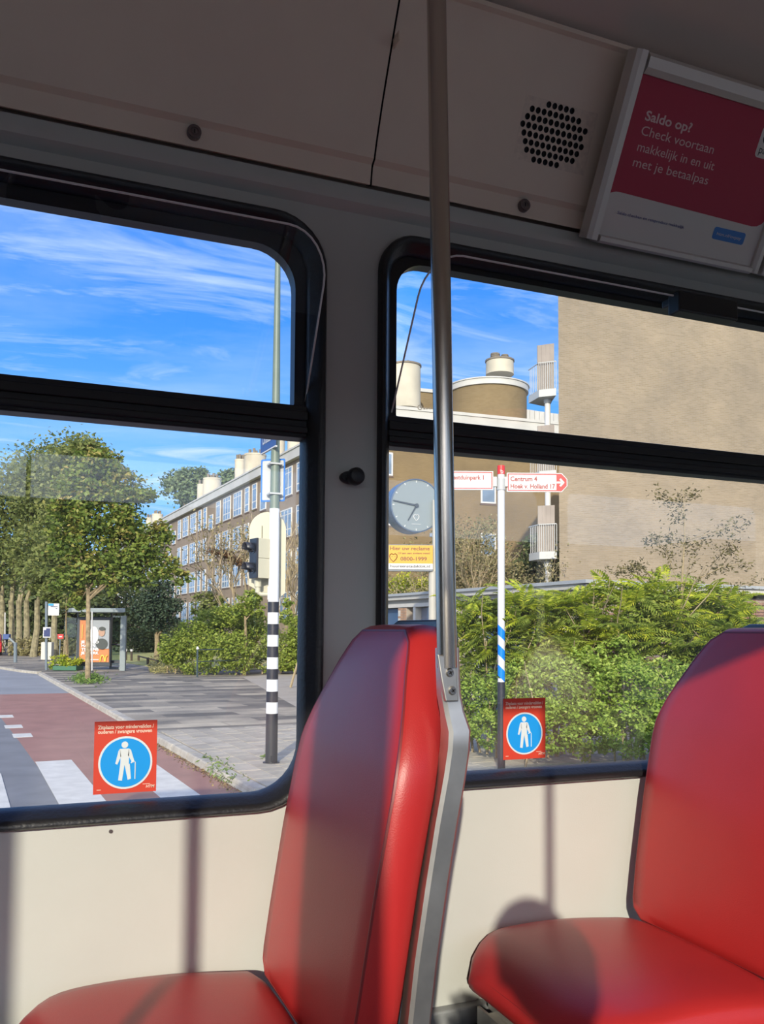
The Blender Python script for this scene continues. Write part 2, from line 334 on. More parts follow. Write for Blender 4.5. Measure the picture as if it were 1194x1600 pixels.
# perforated loudspeaker patch: rows of staggered cells, each with a real round hole
rows = [(5, 2), (8, 0), (10, 0), (11, 0), (11, 0), (10, 0), (8, 1), (5, 2)]
pit = .0148; ph = .0150; nr = 8; W = pit*12.5; H = ph*nr
hx0, hx1, hz0, hz1 = CEN.x-W/2, CEN.x+W/2, CEN.z-H/2*.93, CEN.z+H/2*.93
pB = panel(SEAM+.002, 2.6, (hx0, hx1, hz0, hz1))
mb = MB(); ymap = lambda z: cove(z)
def spk_pt(u, v, d=0): z = hz0+(hz1-hz0)*v/H; return Vector((hx0+u, cove(z)+d, z+d*.45))
rowcnt = [5, 9, 10, 11, 11, 11, 9, 5]
for r in range(nr):
    v0, v1 = r*ph, (r+1)*ph; sh = (pit/2 if r % 2 else 0)
    u = 0
    cells = []
    if sh: cells.append((0, sh, False))
    k = 0
    while u+sh+pit <= W+1e-6: cells.append((u+sh, u+sh+pit, True)); u += pit
    if u+sh < W-1e-6: cells.append((u+sh, W, False))
    full_ = [c for c in cells if c[2]]; extra = len(full_)-rowcnt[r]; lo = extra//2
    hs = set(range(lo, lo+rowcnt[r])); j = 0
    for (a, b, f_) in cells:
        isn = f_ and j in hs
        if f_: j += 1
        if not isn:
            mb.add([spk_pt(a, v0), spk_pt(b, v0), spk_pt(b, v1), spk_pt(a, v1)], [[0, 1, 2, 3]]); continue
        cu_, cv_ = (a+b)/2, (v0+v1)/2; n = 16; rr = pit*.41
        sq = []
        for i in range(n):
            an = 2*pi*i/n+pi/4; c_, s_ = cos(an), sin(an); m_ = max(abs(c_), abs(s_)); sq.append(spk_pt(cu_+c_/m_*(b-a)/2, cv_+s_/m_*(v1-v0)/2))
        ci = [spk_pt(cu_+cos(2*pi*i/n+pi/4)*rr, cv_+sin(2*pi*i/n+pi/4)*rr) for i in range(n)]
        cd = [spk_pt(cu_+cos(2*pi*i/n+pi/4)*rr, cv_+sin(2*pi*i/n+pi/4)*rr, .006) for i in range(n)]
        mb.loft([sq, ci], 0, False, False); mb.loft([ci, cd], 1, False, True)
GRM = mat('grimy_cream', (.80, .69, .555), .5, var=.09, vscale=90)  # grime over the same brightened panel cream
grille = mb.build('speaker_grille', [GRM, SLOTM], pB, recalc=False); grille['label'] = 'round patch of black speaker holes'
# dark backing seen through the joint between the panels
mb = MB(); mb.loft([[(SEAM-.006, y+.013, z+.003) for y, z in PP[:10]], [(SEAM+.006, y+.013, z+.003) for y, z in PP[:10]]], closed=False, capa=False, capb=False); mb.build('panel_joint', SLOTM, ceiling, recalc=False)
for pn, (px, py) in ((pA, (303, 208)), (pB, (818, 322))):
    c = PY(px, py, 1.634); mb = MB(); mb.cyl(c+V((0, .004, 0)), c+V((0, -.006, 0)), .0135, n=28); mb.ring(c+V((0, -.006, 0)), XV, Z, .0075, .0128, (0, -.003, 0), 28)
    mb.cyl(c+V((0, -.005, 0)), c+V((0, -.0085, 0)), .0065, n=20); mb.box(c.x-.0012, c.x+.0012, c.y-.0092, c.y-.008, c.z-.004, c.z+.004, 1)
    l = mb.build('lock', [LOCKM, SLOTM], pn, smooth=True, angle=40); l['label'] = 'round metal key lock in the flange'

# ================================================================== WINDOWS
def window(idx, x0, x1, rb, rt, detail=True):
    """black rubber gasket, mullion bar, fixed lower pane, inward-tilted upper sash"""
    gz0, gz1 = GZ[idx-0 if idx < 4 else 1]
    w = thing('window_%d' % {0: 3, 1: 1, 2: 2, 3: 4}[idx], ((x0+x1)/2, 1.7, gz0), None, None, kind='structure')
    il, ir, ib = (x0+.034, x1-.036, 1.526) if idx < 2 else (x0+.032, x1-.035, 1.541)
    it = 2.655; R4 = (rt, rt, rb, rb); Ri = tuple(max(.03, r-.032) for r in R4)
    o = lambda d, Y: wx(rrect(x0-d, x1+d, gz0-d, gz1+d, tuple(r+d for r in R4)), Y)
    ii = lambda d, Y: wx(rrect(il-d, ir+d, ib-d, it+d, tuple(r+d for r in Ri)), Y)
    mb = MB(); mb.loft([o(0, 1.668), o(0, 1.646), o(-.004, 1.640), o(-.010, 1.640), o(-.018, 1.648), ii(.006, 1.662), ii(.001, 1.668), ii(-.001, 1.705), o(-.003, 1.72), o(0, 1.668)], 0, False, False)
    mb.build('gasket', RUBBER, w, smooth=True, angle=50)
    mz0, mz1 = 2.237, 2.303
    mb = MB(); mb.box(il-.008, ir+.008, 1.667, 1.712, mz0, mz1); mb.box(il-.004, ir+.004, 1.660, 1.668, mz0+.008, mz0+.022); mb.box(il-.004, ir+.004, 1.660, 1.668, mz0+.034, mz1-.012)
    mb.build('mullion', BLACKM, w, bevel=.003)
    # frame around the upper light, a little narrower than the lower pane
    ul, ur, ut = il+.018, ir-.022, 2.628 if idx < 2 else 2.642
    mb = MB(); A = lambda Y: wx(rrect(il-.003, ir+.003, mz1-.003, it+.003, (Ri[0], Ri[1], .005, .005)), Y); B = lambda Y: wx(rrect(ul, ur, mz1+.001, ut, (.085, .065, .004, .004)), Y)
    mb.loft([A(1.676), B(1.676), B(1.708), A(1.708), A(1.676)], 0, False, False); mb.build('upper_frame', BLACKM, w, smooth=True, angle=50)
    mb = MB(); pts = rrect(il-.006, ir+.006, ib-.006, mz0+.004, (.004, .004, Ri[2]+.006, Ri[3]+.006)); mb.prism(wx(pts, 1.700), (0, .004, 0)); mb.build('pane', GLASS, w)
    # sash: clear sheet hinged at the bar, leaning into the car
    lean, zt = (-.56, 2.600) if idx < 2 else (-.66, 2.590)
    tilt = lambda l, d=0: [Vector((p[0], 1.684+(p[1]-mz1)*lean+d, p[1]-d*lean*.5)) for p in l]
    sl = rrect(il+.008, ir+.002, mz1+.001, zt, (.085, .075, .002, .002))
    mb = MB(); mb.loft([tilt(sl), tilt(sl, .004)]); sash = mb.build('sash', GLASSS, w)
    rim = tilt(sl, -.0008)
    mb = MB(); mb.tube(rim, .0021, 5, closed=True); mb.build('sash_rim', RIMM, sash, smooth=True)
    if idx == 2:
        a = PY(1047, 484, 1.505); b = PY(1138, 500, 1.505)
        mb = MB(); mb.box(a.x, b.x, 1.474, 1.512, zt-.040, zt+.006); mb.box(a.x+.006, b.x-.006, 1.512, 1.54, zt-.014, zt+.004)
        mb.build('latch', BLACKM, w, bevel=.004)
    return w
w1 = window(1, *WIN[1]); w2 = window(2, *WIN[2]); window(0, *WIN[0]); window(3, *WIN[3])

# passenger stickers on the panes
STR = mat('sticker_red', (.62, .055, .028), .5); STB = mat('sticker_blue', (.005, .32, .85), .45); STW = mat('sticker_white', (.68, .76, .80), .5); STT = mat('sticker_text', (.85, .70, .58), .5)
def sticker(tl, br, label):
    a = PY(*tl, 1.697); b = PY(*br, 1.697); x0, x1, z1, z0 = a.x, b.x, a.z, b.z; W_, H_ = x1-x0, z1-z0; Y = 1.6985
    r = thing('priority_seat_sticker', (x0, 1.7, z0), label, 'sticker', 'priority seat stickers on the windows')
    mb = MB(); mb.box(x0, x1, Y, 1.6995, z0, z1); mb.build('backing', STR, r)
    c = V((x0+W_*.5, Y, z0+H_*.42)); R_ = W_*.43; e = (0, -.0004, 0)
    mb = MB(); mb.disc(c, XV, Z, R_, e, 48); mb.build('white_ring', STW, r)
    c2 = c+V((0, -.0004, 0)); mb = MB(); mb.disc(c2, XV, Z, R_*.925, e, 48); mb.build('blue_disc', STB, r)
    c3 = c2+V((0, -.0004, 0)); q = lambda x, z: c3+V((x*R_, 0, z*R_)); mb = MB()
    mb.disc(q(-.04, .68), XV, Z, R_*.125, e, 20)
    for p in ([(-.22, .53), (.12, .53), (.12, -.05), (.155, -.06), (.21, -.62), (.09, -.66), (-.03, -.1), (-.04, -.1), (-.12, -.68), (-.26, -.66), (-.19, .0), (-.19, .2)],
              [(-.22, .53), (-.17, .25), (-.3, -.06), (-.38, -.03), (-.27, .45)], [(.12, .53), (.19, .48), (.33, .02), (.25, -.02), (.08, .28)]):
        mb.prism([q(*v) for v in p], e)
    mb.build('walking_figure', STW, r)
    mb = MB(); mb.tube([q(.2, -.03), q(.24, .03), q(.31, .05), q(.36, .0), q(.36, -.64)], R_*.022, 6); mb.build('cane', STW, r)
    mb = MB(); sz = H_*.072
    wid = lambda t: max(p[0] for p in text_geo(t, .022, 'LEFT', 0, 1.0)[0])
    for t, v, k in (('Zitplaats voor mindervaliden /', .895, .89), ('ouderen / zwangere vrouwen', .832, .86)):
        mb = MB(); mb.text(t, (x0+W_*.055, Y-.0003, z0+H_*v), XV, Z, sz, off=.022, sx=W_*k/(sz*wid(t))); mb.build('lettering', STT, r, recalc=False)
    mb = MB(); mb.box(x0+W_*.78, x0+W_*.9, Y-.0004, Y-.0002, z0+H_*.105, z0+H_*.112); mb.build('operator_bar', STT, r)
    mb = MB(); mb.box(x0+W_*.055, x0+W_*.12, Y-.0004, Y-.0002, z0+H_*.055, z0+H_*.063); mb.build('small_print', STT, r)
    mb = MB(); mb.text('HTM', (x0+W_*.83, Y-.0003, z0+H_*.055), XV, Z, H_*.055, off=.02, shear=.2); mb.build('operator_mark', STT, r, recalc=False); return r
sticker((148, 1128), (244, 1236), 'red priority seat sticker on the left window above the zebra crossing')
sticker((787, 1092), (853, 1184), 'red priority seat sticker on the right window beside the red seat')

# knob on the pillar, small screw under the left window
c = PY(554, 744, 1.635); k = thing('window_knob', (c.x, 1.66, c.z), 'black oval knob on the cream pillar between the windows', 'knob')
mb = MB(); mb.loft([[V((c.x+cos(2*pi*i/28)*.0245*s_, y, c.z+sin(2*pi*i/28)*.0135*s_)) for i in range(28)] for y, s_ in ((1.661, 1), (1.648, 1.0), (1.645, .93))]); mb.build('base_plate', RUBBER, k, smooth=True)
mb = MB(); mb.loft([[V((c.x+.003+cos(2*pi*i/28)*.017*s_, y, c.z+sin(2*pi*i/28)*.0175*s_)) for i in range(28)] for y, s_ in ((1.647, .95), (1.640, 1.05), (1.628, 1.0), (1.623, .8), (1.621, .4))]); mb.build('grip', RUBBER, k, smooth=True)
c = PY(173, 1299, 1.66); mb = MB(); mb.cyl(c+V((0, .002, 0)), c+V((0, -.002, 0)), .0035, n=12); tag(mb.build('wall_screw', LOCKM), 'tiny grey screw head in the wall below the left window', 'screw')

# ================================================================== ADVERTISING FRAME
FRM = mat('frame_aluminium', (.66, .62, .57), .35, .25)
ob = PY(915, 372, 1.600); ot = PX(995, 75, ob.x); PV = (ot-ob).normalized(); PH = (ot-ob).length; PNm = XV.cross(PV).normalized()      # points into the car
if PNm.y > 0: PNm = -PNm
def PF(x, y, d=0): return PPL(x, y, ob+PNm*d, PNm)
def uv(x, y): p = PF(x, y)-ob; return p.x, p.dot(PV)
fr = thing('poster_holder', ob, 'cream metal poster frame slanting out above the right window', 'frame')
uL, uR = 0, uv(1171, 407)[0]+.032; bw = .030
q = lambda u, v, d=0: ob+XV*u+PV*v+PNm*d
def fbar(u0, v0, u1, v1, nm):
    mb = MB()
    if u1-u0 > v1-v0: pr = [(v0, -.03), (v0, .004), (v0+(v1-v0)*.3, .012), (v0+(v1-v0)*.8, .012), (v1, .002), (v1, -.03)]; mb.loft([[q(u0, a, d) for a, d in pr], [q(u1, a, d) for a, d in pr]])
    else: pr = [(u0, -.03), (u0, .004), (u0+(u1-u0)*.3, .012), (u0+(u1-u0)*.8, .012), (u1, .002), (u1, -.03)]; mb.loft([[q(a, v0, d) for a, d in pr], [q(a, v1, d) for a, d in pr]])
    mb.build(nm, FRM, fr, smooth=True, angle=30)
fbar(0, 0, bw, PH, 'frame_side'); fbar(uR-.022, 0, uR, PH, 'frame_side'); fbar(bw+.001, PH-.040, uR-.023, PH, 'frame_top'); fbar(bw+.001, -.004, uR-.023, .014, 'frame_bottom')
mb = MB(); mb.obox(q(bw-.004, .0, -.045), XV*(uR-bw-.02), PV*(PH-.01), PNm*.04); mb.build('frame_back', FRM, fr)
ps = thing('poster', q(bw, .02), 'crimson travel poster with white lettering held in the slanted frame', 'poster')
PRED = mat('poster_red', (.46, .012, .055), .45); PWH = mat('poster_white', (.74, .70, .66), .45); PINK = mat('poster_lettering', (.78, .55, .55), .5); PBL = mat('poster_blue', (.05, .22, .62), .5); PDK = mat('poster_ink', (.10, .10, .28), .5); PBK = mat('poster_black', (.03, .03, .04), .5)
u0, u1, v0, v1 = bw-.002, uR-.022, .012, PH-.038
mb = MB(); mb.obox(q(u0, v0, -.005), XV*(u1-u0), PV*(v1-v0), PNm*.002); mb.build('sheet', PWH, ps)
ua, va = uv(945, 302); ub, vb = uv(1176, 348)
vm = va
mb = MB(); rr = .03; pl = [(u0, v1), (u0, vm-.004)]+[(u0+rr*(1-cos(a)), vm-.004+rr*.45*sin(a)) for a in [radians(t) for t in (20, 45, 70, 90)]]
pl += [(u1-rr*1.2, vm+.009-.006)]+[(u1-rr*1.2+rr*1.2*sin(a), vm+.003+rr*.9*(1-cos(a))) for a in [radians(t) for t in (25, 50, 75, 90)]]+[(u1, v1)]
mb.prism([q(a, b, -.003) for a, b in pl], PNm*.0005); mb.build('red_field', PRED, ps)
def ptxt(body, px, py, px2, capu, off, m, parent, d=-.0022):
    """baseline from pixel (px, py); width reaches px2"""
    a = uv(px, py); vs_, fs = text_geo(body, off, 'LEFT', 0, 1.0); wmax = max(p[0] for p in vs_); 
    lo, hi = 0, .5
    w_ = px2; sz = capu/.7
    mb = MB(); mb.text(body, q(a[0], a[1], d), XV, PV, sz, off=off, sx=w_/(wmax*sz)); mb.build('lettering', m, parent, recalc=False)
def uw(x0, y0, x1, y1): return uv(x1, y1)[0]-uv(x0, y0)[0]
ptxt('Saldo op?', 1008, 187, uw(1008, 187, 1081, 204), .0185, .022, PINK, ps)
ptxt('Check voortaan', 1001, 210, uw(1001, 210, 1115, 240), .0185, 0, PINK, ps)
ptxt('makkelijk in en uit', 995, 235, uw(995, 235, 1116, 265), .0185, 0, PINK, ps)
ptxt('met je betaalpas', 988, 259, uw(988, 259, 1106, 289), .0185, 0, PINK, ps)
ptxt('Saldo checken en reisproduct makkelijk', 965, 334, uw(965, 334, 1070, 356), .0062, .01, PDK, ps)
a = uv(1113, 372); mb = MB(); bwid = uw(1113, 372, 1161, 384); mb.prism([q(a[0]+x, a[1]+y, -.0028) for x, y in rrect(0, bwid, -.001, .026, .006)], PNm*.0005); mb.build('blue_button', PBL, ps)
mb = MB(); mb.text('htm.nl/ovpay', q(a[0]+bwid/2, a[1]+.009, -.0020), XV, PV, .010, align='CENTER', sx=bwid*.85/(.010*5.6)); mb.build('lettering', PWH, ps, recalc=False)
a = uv(1180, 243); mb = MB(); mb.prism([q(a[0]+x, a[1]+y, -.0028) for x, y in rrect(0, .085, -.002, .062, .009)], PNm*.0005); mb.build('white_badge', PWH, ps)
mb = MB(); mb.text('OV', q(a[0]+.007, a[1]+.027, -.0020), XV, PV, .034); mb.build('lettering', PBK, ps, recalc=False); mb = MB(); mb.text('pay', q(a[0]+.007, a[1]+.007, -.0020), XV, PV, .024); mb.build('lettering', PBK, ps, recalc=False)
# neighbouring frame that starts at the right edge of the view
f2 = thing('poster_holder', q(uR+.018, 0), 'cream frame edge at the far right, next to the crimson poster frame', 'frame')
mb = MB(); mb.obox(q(uR+.012, -.002, -.03), XV*.03, PV*PH, PNm*.040); mb.build('frame_side', FRM, f2, bevel=.004)
mb = MB(); mb.obox(q(uR+.042, -.002, -.03), XV*.6, PV*.018, PNm*.036); mb.build('frame_bottom', FRM, f2, bevel=.004)
mb = MB(); mb.obox(q(uR+.042, .016, -.03), XV*.6, PV*(PH-.02), PNm*.02); mb.build('frame_back', FRM, f2)

# ================================================================== SEATS
HW = [(1.225, .196), (1.234, .218), (1.2526, .229), (1.335, .233), (1.4895, .234), (1.613, .234), (1.654, .229), (1.6955, .212), (1.7316, .192), (1.7676, .169), (1.7985, .150), (1.824, .132), (1.84, .116), (1.8475, .095)]
XP = [(1.222, .406), (1.335, .424), (1.4895, .449), (1.5925, .469), (1.654, .482), (1.706, .4985), (1.788, .527), (1.85, .553)]
def lerp(tab, z):
    for (a, b), (c, d) in zip(tab, tab[1:]):
        if z <= c: return b+(d-b)*(z-a)/(c-a)
    return tab[-1][1]
YC = 1.365
def grid_solid(mb, front, back, nu, nv, mids, mi=0):
    """front(u,v), back(u,v) in [-1,1]x[0,1]; mids = [(t, outward)] rings along the rim"""
    us = [-1+2*i/nu for i in range(nu+1)]; vs_ = [j/nv for j in range(nv+1)]
    fpts = [[front(u, v) for u in us] for v in vs_]; bpts = [[back(u, v) for u in us] for v in vs_]
    for P_ in (fpts, bpts):
        mb.add([p for r in P_ for p in r], [[j*(nu+1)+i, j*(nu+1)+i+1, (j+1)*(nu+1)+i+1, (j+1)*(nu+1)+i] for j in range(nv) for i in range(nu)], mi)
    ring_i = [(0, i) for i in range(nu+1)]+[(j, nu) for j in range(1, nv+1)]+[(nv, i) for i in range(nu-1, -1, -1)]+[(j, 0) for j in range(nv-1, 0, -1)]
    fr_ = [fpts[j][i] for j, i in ring_i]; bk = [bpts[j][i] for j, i in ring_i]; cen = sum(fr_, Vector())/len(fr_); n = len(fr_)
    loops = [fr_]
    for t, o in mids:
        l = []
        for k in range(n):
            tg = (fr_[(k+1) % n]-fr_[k-1]); ax = (bk[k]-fr_[k]).normalized(); out_ = tg.cross(ax).normalized()
            if out_.dot(fr_[k]-cen) < 0: out_ = -out_
            l.append(fr_[k].lerp(bk[k], t)+out_*o)
        loops.append(l)
    loops.append(bk); mb.loft(loops, mi, False, False); return fr_
def make_seat(dx, label):
    D = V((dx, 0, 0)); r = thing('seat', (dx+.3, YC, FZ), label, 'seat', 'red vinyl seats in a row along the wall')
    nv = 34; zs = [1.225+(1.8475-1.225)*(j/nv) for j in range(nv+1)]
    def fp(u, v):
        z = 1.225+(1.8475-1.225)*v; h = lerp(HW, z); bul = .010*(1-u*u)*(1-(2*v-1)**4)
        return D+V((lerp(XP, z)-bul, YC+h*u, z))
    def bp(u, v):
        z = 1.225+(1.8475-1.225)*v; h = lerp(HW, z)*.99; return D+V((lerp(XP, z)+.068, YC+h*u, z))
    mb = MB(); rim = grid_solid(mb, fp, bp, 12, nv, [(.06, .004), (.25, .0095), (.5, .0115), (.75, .009), (.94, .004)]); back = mb.build('backrest', RED, r, smooth=True, angle=50)
    mb = MB(); mb.tube([p+V((.003, 0, 0)) for p in rim], .0034, 6, closed=True); mb.build('piping', REDP, back, smooth=True)
    # grey moulded shell behind the cushion, showing above it and at the wall side
    def sp(o):
        return [D+V((lerp(XP, min(z, 1.85))+.068+o, YC+s_*(h-.020 if z < 1.75 else h-.004), z+(.020*max(0, (z-1.7)/.15)))) for s_ in (1, -1) for z, h in (HW if s_ == 1 else HW[::-1])]
    mb = MB(); mb.loft([sp(0), sp(.022)]); mb.build('shell', SHELLM, r, smooth=True, angle=40, bevel=.003)
    # cushion
    xf, xb = -.029, .402
    def cw(t):                      # half width against distance from the front edge (m)
        return .231*(1-max(0, 1-t/.13)**2.4*.36)
    def ct(u, v):
        x = xf+(xb-xf)*v; h = cw(x-xf); e = max(0, 1-(x-xf)/.09); z = 1.234+.014*sin(pi*min(1, v*1.1))-.036*e**2.2+.006*(1-u*u)-.010*abs(u)**6-.016*max(0, (v-.93)/.07)**2
        return D+V((x, YC+h*u, z))
    def cbm(u, v):
        p = ct(u, v); return V((p.x+(.012 if v < .05 else 0), p.y, 1.147))
    mb = MB(); rim = grid_solid(mb, ct, cbm, 14, 24, [(.08, .006), (.3, .014), (.55, .015), (.8, .010), (.95, .004)]); cu = mb.build('cushion', RED, r, smooth=True, angle=50)
    mb = MB(); mb.tube([p+V((0, 0, -.010))+ (p-(D+V((.19, YC, p.z)))).normalized()*.004 for p in rim], .0026, 6, closed=True); mb.build('seam', REDP, cu, smooth=True)
    # aluminium pan and pedestal
    mb = MB(); mb.box(dx+.030, dx+.43, 1.15, 1.565, 1.092, 1.150); mb.build('seat_pan', ALUM, r, bevel=.004)
    mb = MB(); mb.loft([[D+V((a, b, 1.096)) for a, b in ((.06, 1.18), (.40, 1.18), (.40, 1.56), (.06, 1.56))], [D+V((a, b, FZ)) for a, b in ((.14, 1.24), (.36, 1.24), (.36, 1.50), (.14, 1.50))]]); mb.build('pedestal', ALUM, r, bevel=.006)
    mb = MB(); mb.obox(D+V((.015, 1.44, 1.053)), (.02, 0, 0), (0, .10, 0), (0, 0, .042)); mb.obox(D+V((.01, 1.40, 1.028)), (.006, 0, 0), (0, .17, -.0), (0, .0, .07)); mb.build('bracket', ALUM, r)
    # stainless side frame: flat bar following the aisle edge
    C_ = [(0.4841, 0.9951), (0.4965, 1.1805), (0.5078, 1.2835), (0.5202, 1.3865), (0.5366, 1.4895), (0.5511, 1.5719), (0.5644, 1.6388), (0.5711, 1.6801), (0.5722, 1.7058), (0.5686, 1.7316), (0.5634, 1.7573), (0.5614, 1.7985), (0.5608, 1.8242)]
    loops = []
    for k, (x, z) in enumerate(C_):
        a, b = C_[max(0, k-1)], C_[min(len(C_)-1, k+1)]; t = V((b[0]-a[0], 0, b[1]-a[1])).normalized(); nx = V((t.z, 0, -t.x)); hw = .0175 if z < 1.72 else .0155
        y0, y1 = 1.110, 1.141
        if z > 1.73: y0 = 1.120
        cpt = D+V((x, 0, z)); lp = [(-hw, y1), (-hw, y0+.005), (-hw+.005, y0), (hw-.005, y0), (hw, y0+.005), (hw, y1)]
        loops.append([cpt+nx*a_+V((0, b_, 0)) for a_, b_ in lp])
    mb = MB(); mb.loft(loops); mb.build('side_frame', STEEL, r, smooth=True, angle=35)
    mb = MB(); mb.box(dx+.06, dx+.50, 1.122, 1.15, 1.0, 1.04); mb.build('frame_foot', STEEL, r, bevel=.004)
    return r
seat1 = make_seat(0, 'red vinyl seat in front, joined to the steel pole'); seat2 = make_seat(.836, 'red vinyl seat at the right edge, behind the steel pole')

# grab pole with its bracket plate and two screws
p0 = PY(698.6, 1030, 1.125); p1 = PY(682, 0, 1.125); dp = (p1-p0).normalized(); ptop = p0+dp*((3.222-p0.z)/dp.z)
gp = thing('grab_pole', p0, 'brushed steel grab pole rising from the seat frame to the ceiling', 'pole')
mb = MB(); mb.cyl(p0-dp*.012, ptop, .0146, n=32); mb.build('tube', STEELP, gp, smooth=True)
mb = MB(); mb.cyl(ptop-dp*.02, ptop+dp*.001, .026, n=24); mb.build('ceiling_flange', STEEL, gp, smooth=True, bevel=.002)
a = [PY(684, 1022, 1.1145), PY(712, 1030, 1.1145), PY(717, 1096, 1.1145), PY(697, 1096, 1.1145), PY(690, 1060, 1.1145)]
mb = MB(); mb.prism(a, (0, .008, 0)); mb.build('bracket_plate', STEEL, gp, bevel=.0015)
for i, (px, py) in enumerate(((703, 1051), (707, 1079))):
    c = PY(px, py, 1.1145); mb = MB(); mb.cyl(c, c-V((0, .003, 0)), .0066, .0052, n=20)
    for an in (.6, .6+pi/2): d = V((cos(an), 0, sin(an))); mb.cbox(c-V((0, .0031, 0)), d*.006, d.cross(YV)*.0015, V((0, .0006, 0)), 1)
    mb.build('screw', [SCREWM, SLOTM], gp, smooth=True, angle=40)
# two more poles and the passenger across the aisle, behind the camera: they shade the wall and the seats
for xx, yy, rr, lb in ((.292-2.06*tan(SUN_AZ), -.40, .015, 'steel pole across the aisle that shades the wall under the left window'), (1.075-2.22*tan(SUN_AZ), -.56, .010, 'thin steel pole across the aisle behind the photographer')):
    t = thing('grab_pole', (xx, yy, FZ), lb, 'pole', 'poles across the aisle')
    mb = MB(); mb.cyl((xx, yy, FZ), (xx, yy, 3.17), rr, n=20); mb.build('tube', STEELP, t, smooth=True)
    mb = MB(); mb.cyl((xx, yy, FZ), (xx, yy, FZ+.02), rr*2, n=20); mb.build('floor_flange', STEEL, t, smooth=True)
bench = thing('bench', (.05, -.4, FZ), 'red bench across the aisle under the opposite windows', 'bench')
mb = MB(); mb.box(-.40, .62, -.62, -.17, 1.06, 1.13); mb.build('cushion', RED, bench, bevel=.02, bseg=3)
mb = MB(); mb.box(-.38, .60, -.60, -.22, FZ, 1.06); mb.build('base', ALUM, bench, bevel=.005)

def skin(name, verts, edges, radii, m, parent, sub=2):
    me = bpy.data.meshes.new(name); off = world(parent); me.from_pydata([tuple(V(v)-off) for v in verts], edges, []); o = bpy.data.objects.new(name, me); COL.objects.link(o); o.parent = parent; WL[o.name] = off
    sk = o.modifiers.new('skin', 'SKIN'); sk.use_smooth_shade = True
    for i, r in enumerate(radii): me.skin_vertices[0].data[i].radius = r if hasattr(r, '__len__') else (r, r)
    me.skin_vertices[0].data[0].use_root = True
    s_ = o.modifiers.new('sub', 'SUBSURF'); s_.levels = sub; s_.render_levels = sub; me.materials.append(m); return o
per = thing('person', (.03, -.38, FZ), 'seated passenger in a dark jacket whose shadow falls on the right seat', 'person')
JK = mat('jacket', (.05, .055, .07), .8); SKN = mat('skin', (.55, .34, .25), .5); HAIR = mat('hair', (.05, .03, .02), .6); TRS = mat('trousers', (.04, .05, .09), .8)
hx = .03; by = -.42
vv = [(hx, by, 1.22), (hx, by-.0, 1.40), (hx, by+.02, 1.60), (hx, by+.03, 1.74), (hx, by+.05, 1.80), (hx, by+.06, 1.85)]
rr = [(.15, .12), (.145, .11), (.16, .11), (.12, .085), (.055, .055), (.052, .055)]; ee = [(i, i+1) for i in range(5)]
for s_ in (-1, 1):
    b = len(vv); vv += [(hx+s_*.17, by+.02, 1.72), (hx+s_*.23, by+.03, 1.52), (hx+s_*.25, by+.08, 1.38), (hx+s_*.19, by+.20, 1.50), (hx-.07+s_*.08, by+.32, 1.66)]; rr += [.062, .052, .043, .038, .028]; ee += [(3, b), (b, b+1), (b+1, b+2), (b+2, b+3), (b+3, b+4)]
    b = len(vv); vv += [(hx+s_*.10, by+.08, 1.20), (hx+s_*.13, by+.30, 1.22), (hx+s_*.14, by+.44, 1.21), (hx+s_*.14, by+.45, 1.0), (hx+s_*.14, by+.44, .82), (hx+s_*.14, by+.52, .785)]; rr += [.095, .078, .064, .056, .042, .04]; ee += [(0, b)]+[(b+i, b+i+1) for i in range(5)]
skin('body', vv, ee, rr, JK, per)
hd = MB(); HC = V((hx, by+.09, 1.925))
lo = []
for k in range(13):
    t = pi*k/12; z = -cos(t); s0 = sin(t)
    lo.append([HC+V((cos(a)*.076*s0*(1 if z > -.2 else 1-.25*(-z-.2)), (sin(a)*.095+.018*(z < 0)*sin(a))*s0, z*.115)) for a in [2*pi*i/20 for i in range(20)]])
hd.loft(lo); fy = HC.y+.10
hd.loft([[HC+V((x, .085, z)) for x, z in ((-.012, .015), (.012, .015), (.02, -.03), (-.02, -.03))], [HC+V((x, .118, z-.02)) for x, z in ((-.006, .0), (.006, .0), (.008, -.006), (-.008, -.006))]])
for s_ in (-1, 1): hd.disc(HC+V((s_*.078, -.005, -.005)), YV, Z, .016, (s_*.012, 0, 0), 12, ry=.03)
hd.build('head', SKN, per, smooth=True, angle=60)
for s_ in (-1, 1): eb = MB(); eb.disc(HC+V((s_*.032, .088, .008)), XV, Z, .013, (0, .006, 0), 12, ry=.006); eb.build('eye', HAIR, per)
eb = MB(); eb.disc(HC+V((0, .092, -.055)), XV, Z, .022, (0, .004, 0), 12, ry=.005); eb.build('mouth', HAIR, per)
ha = MB(); lo = []
for k in range(9):
    t = pi*.5*k/8; s0 = cos(t); lo.append([HC+V((cos(a)*.088*s0, sin(a)*.104*s0-.012, .02+sin(t)*.108)) for a in [2*pi*i/20 for i in range(20)]])
ha.loft(lo); ha.build('hair', HAIR, per, smooth=True, angle=60)
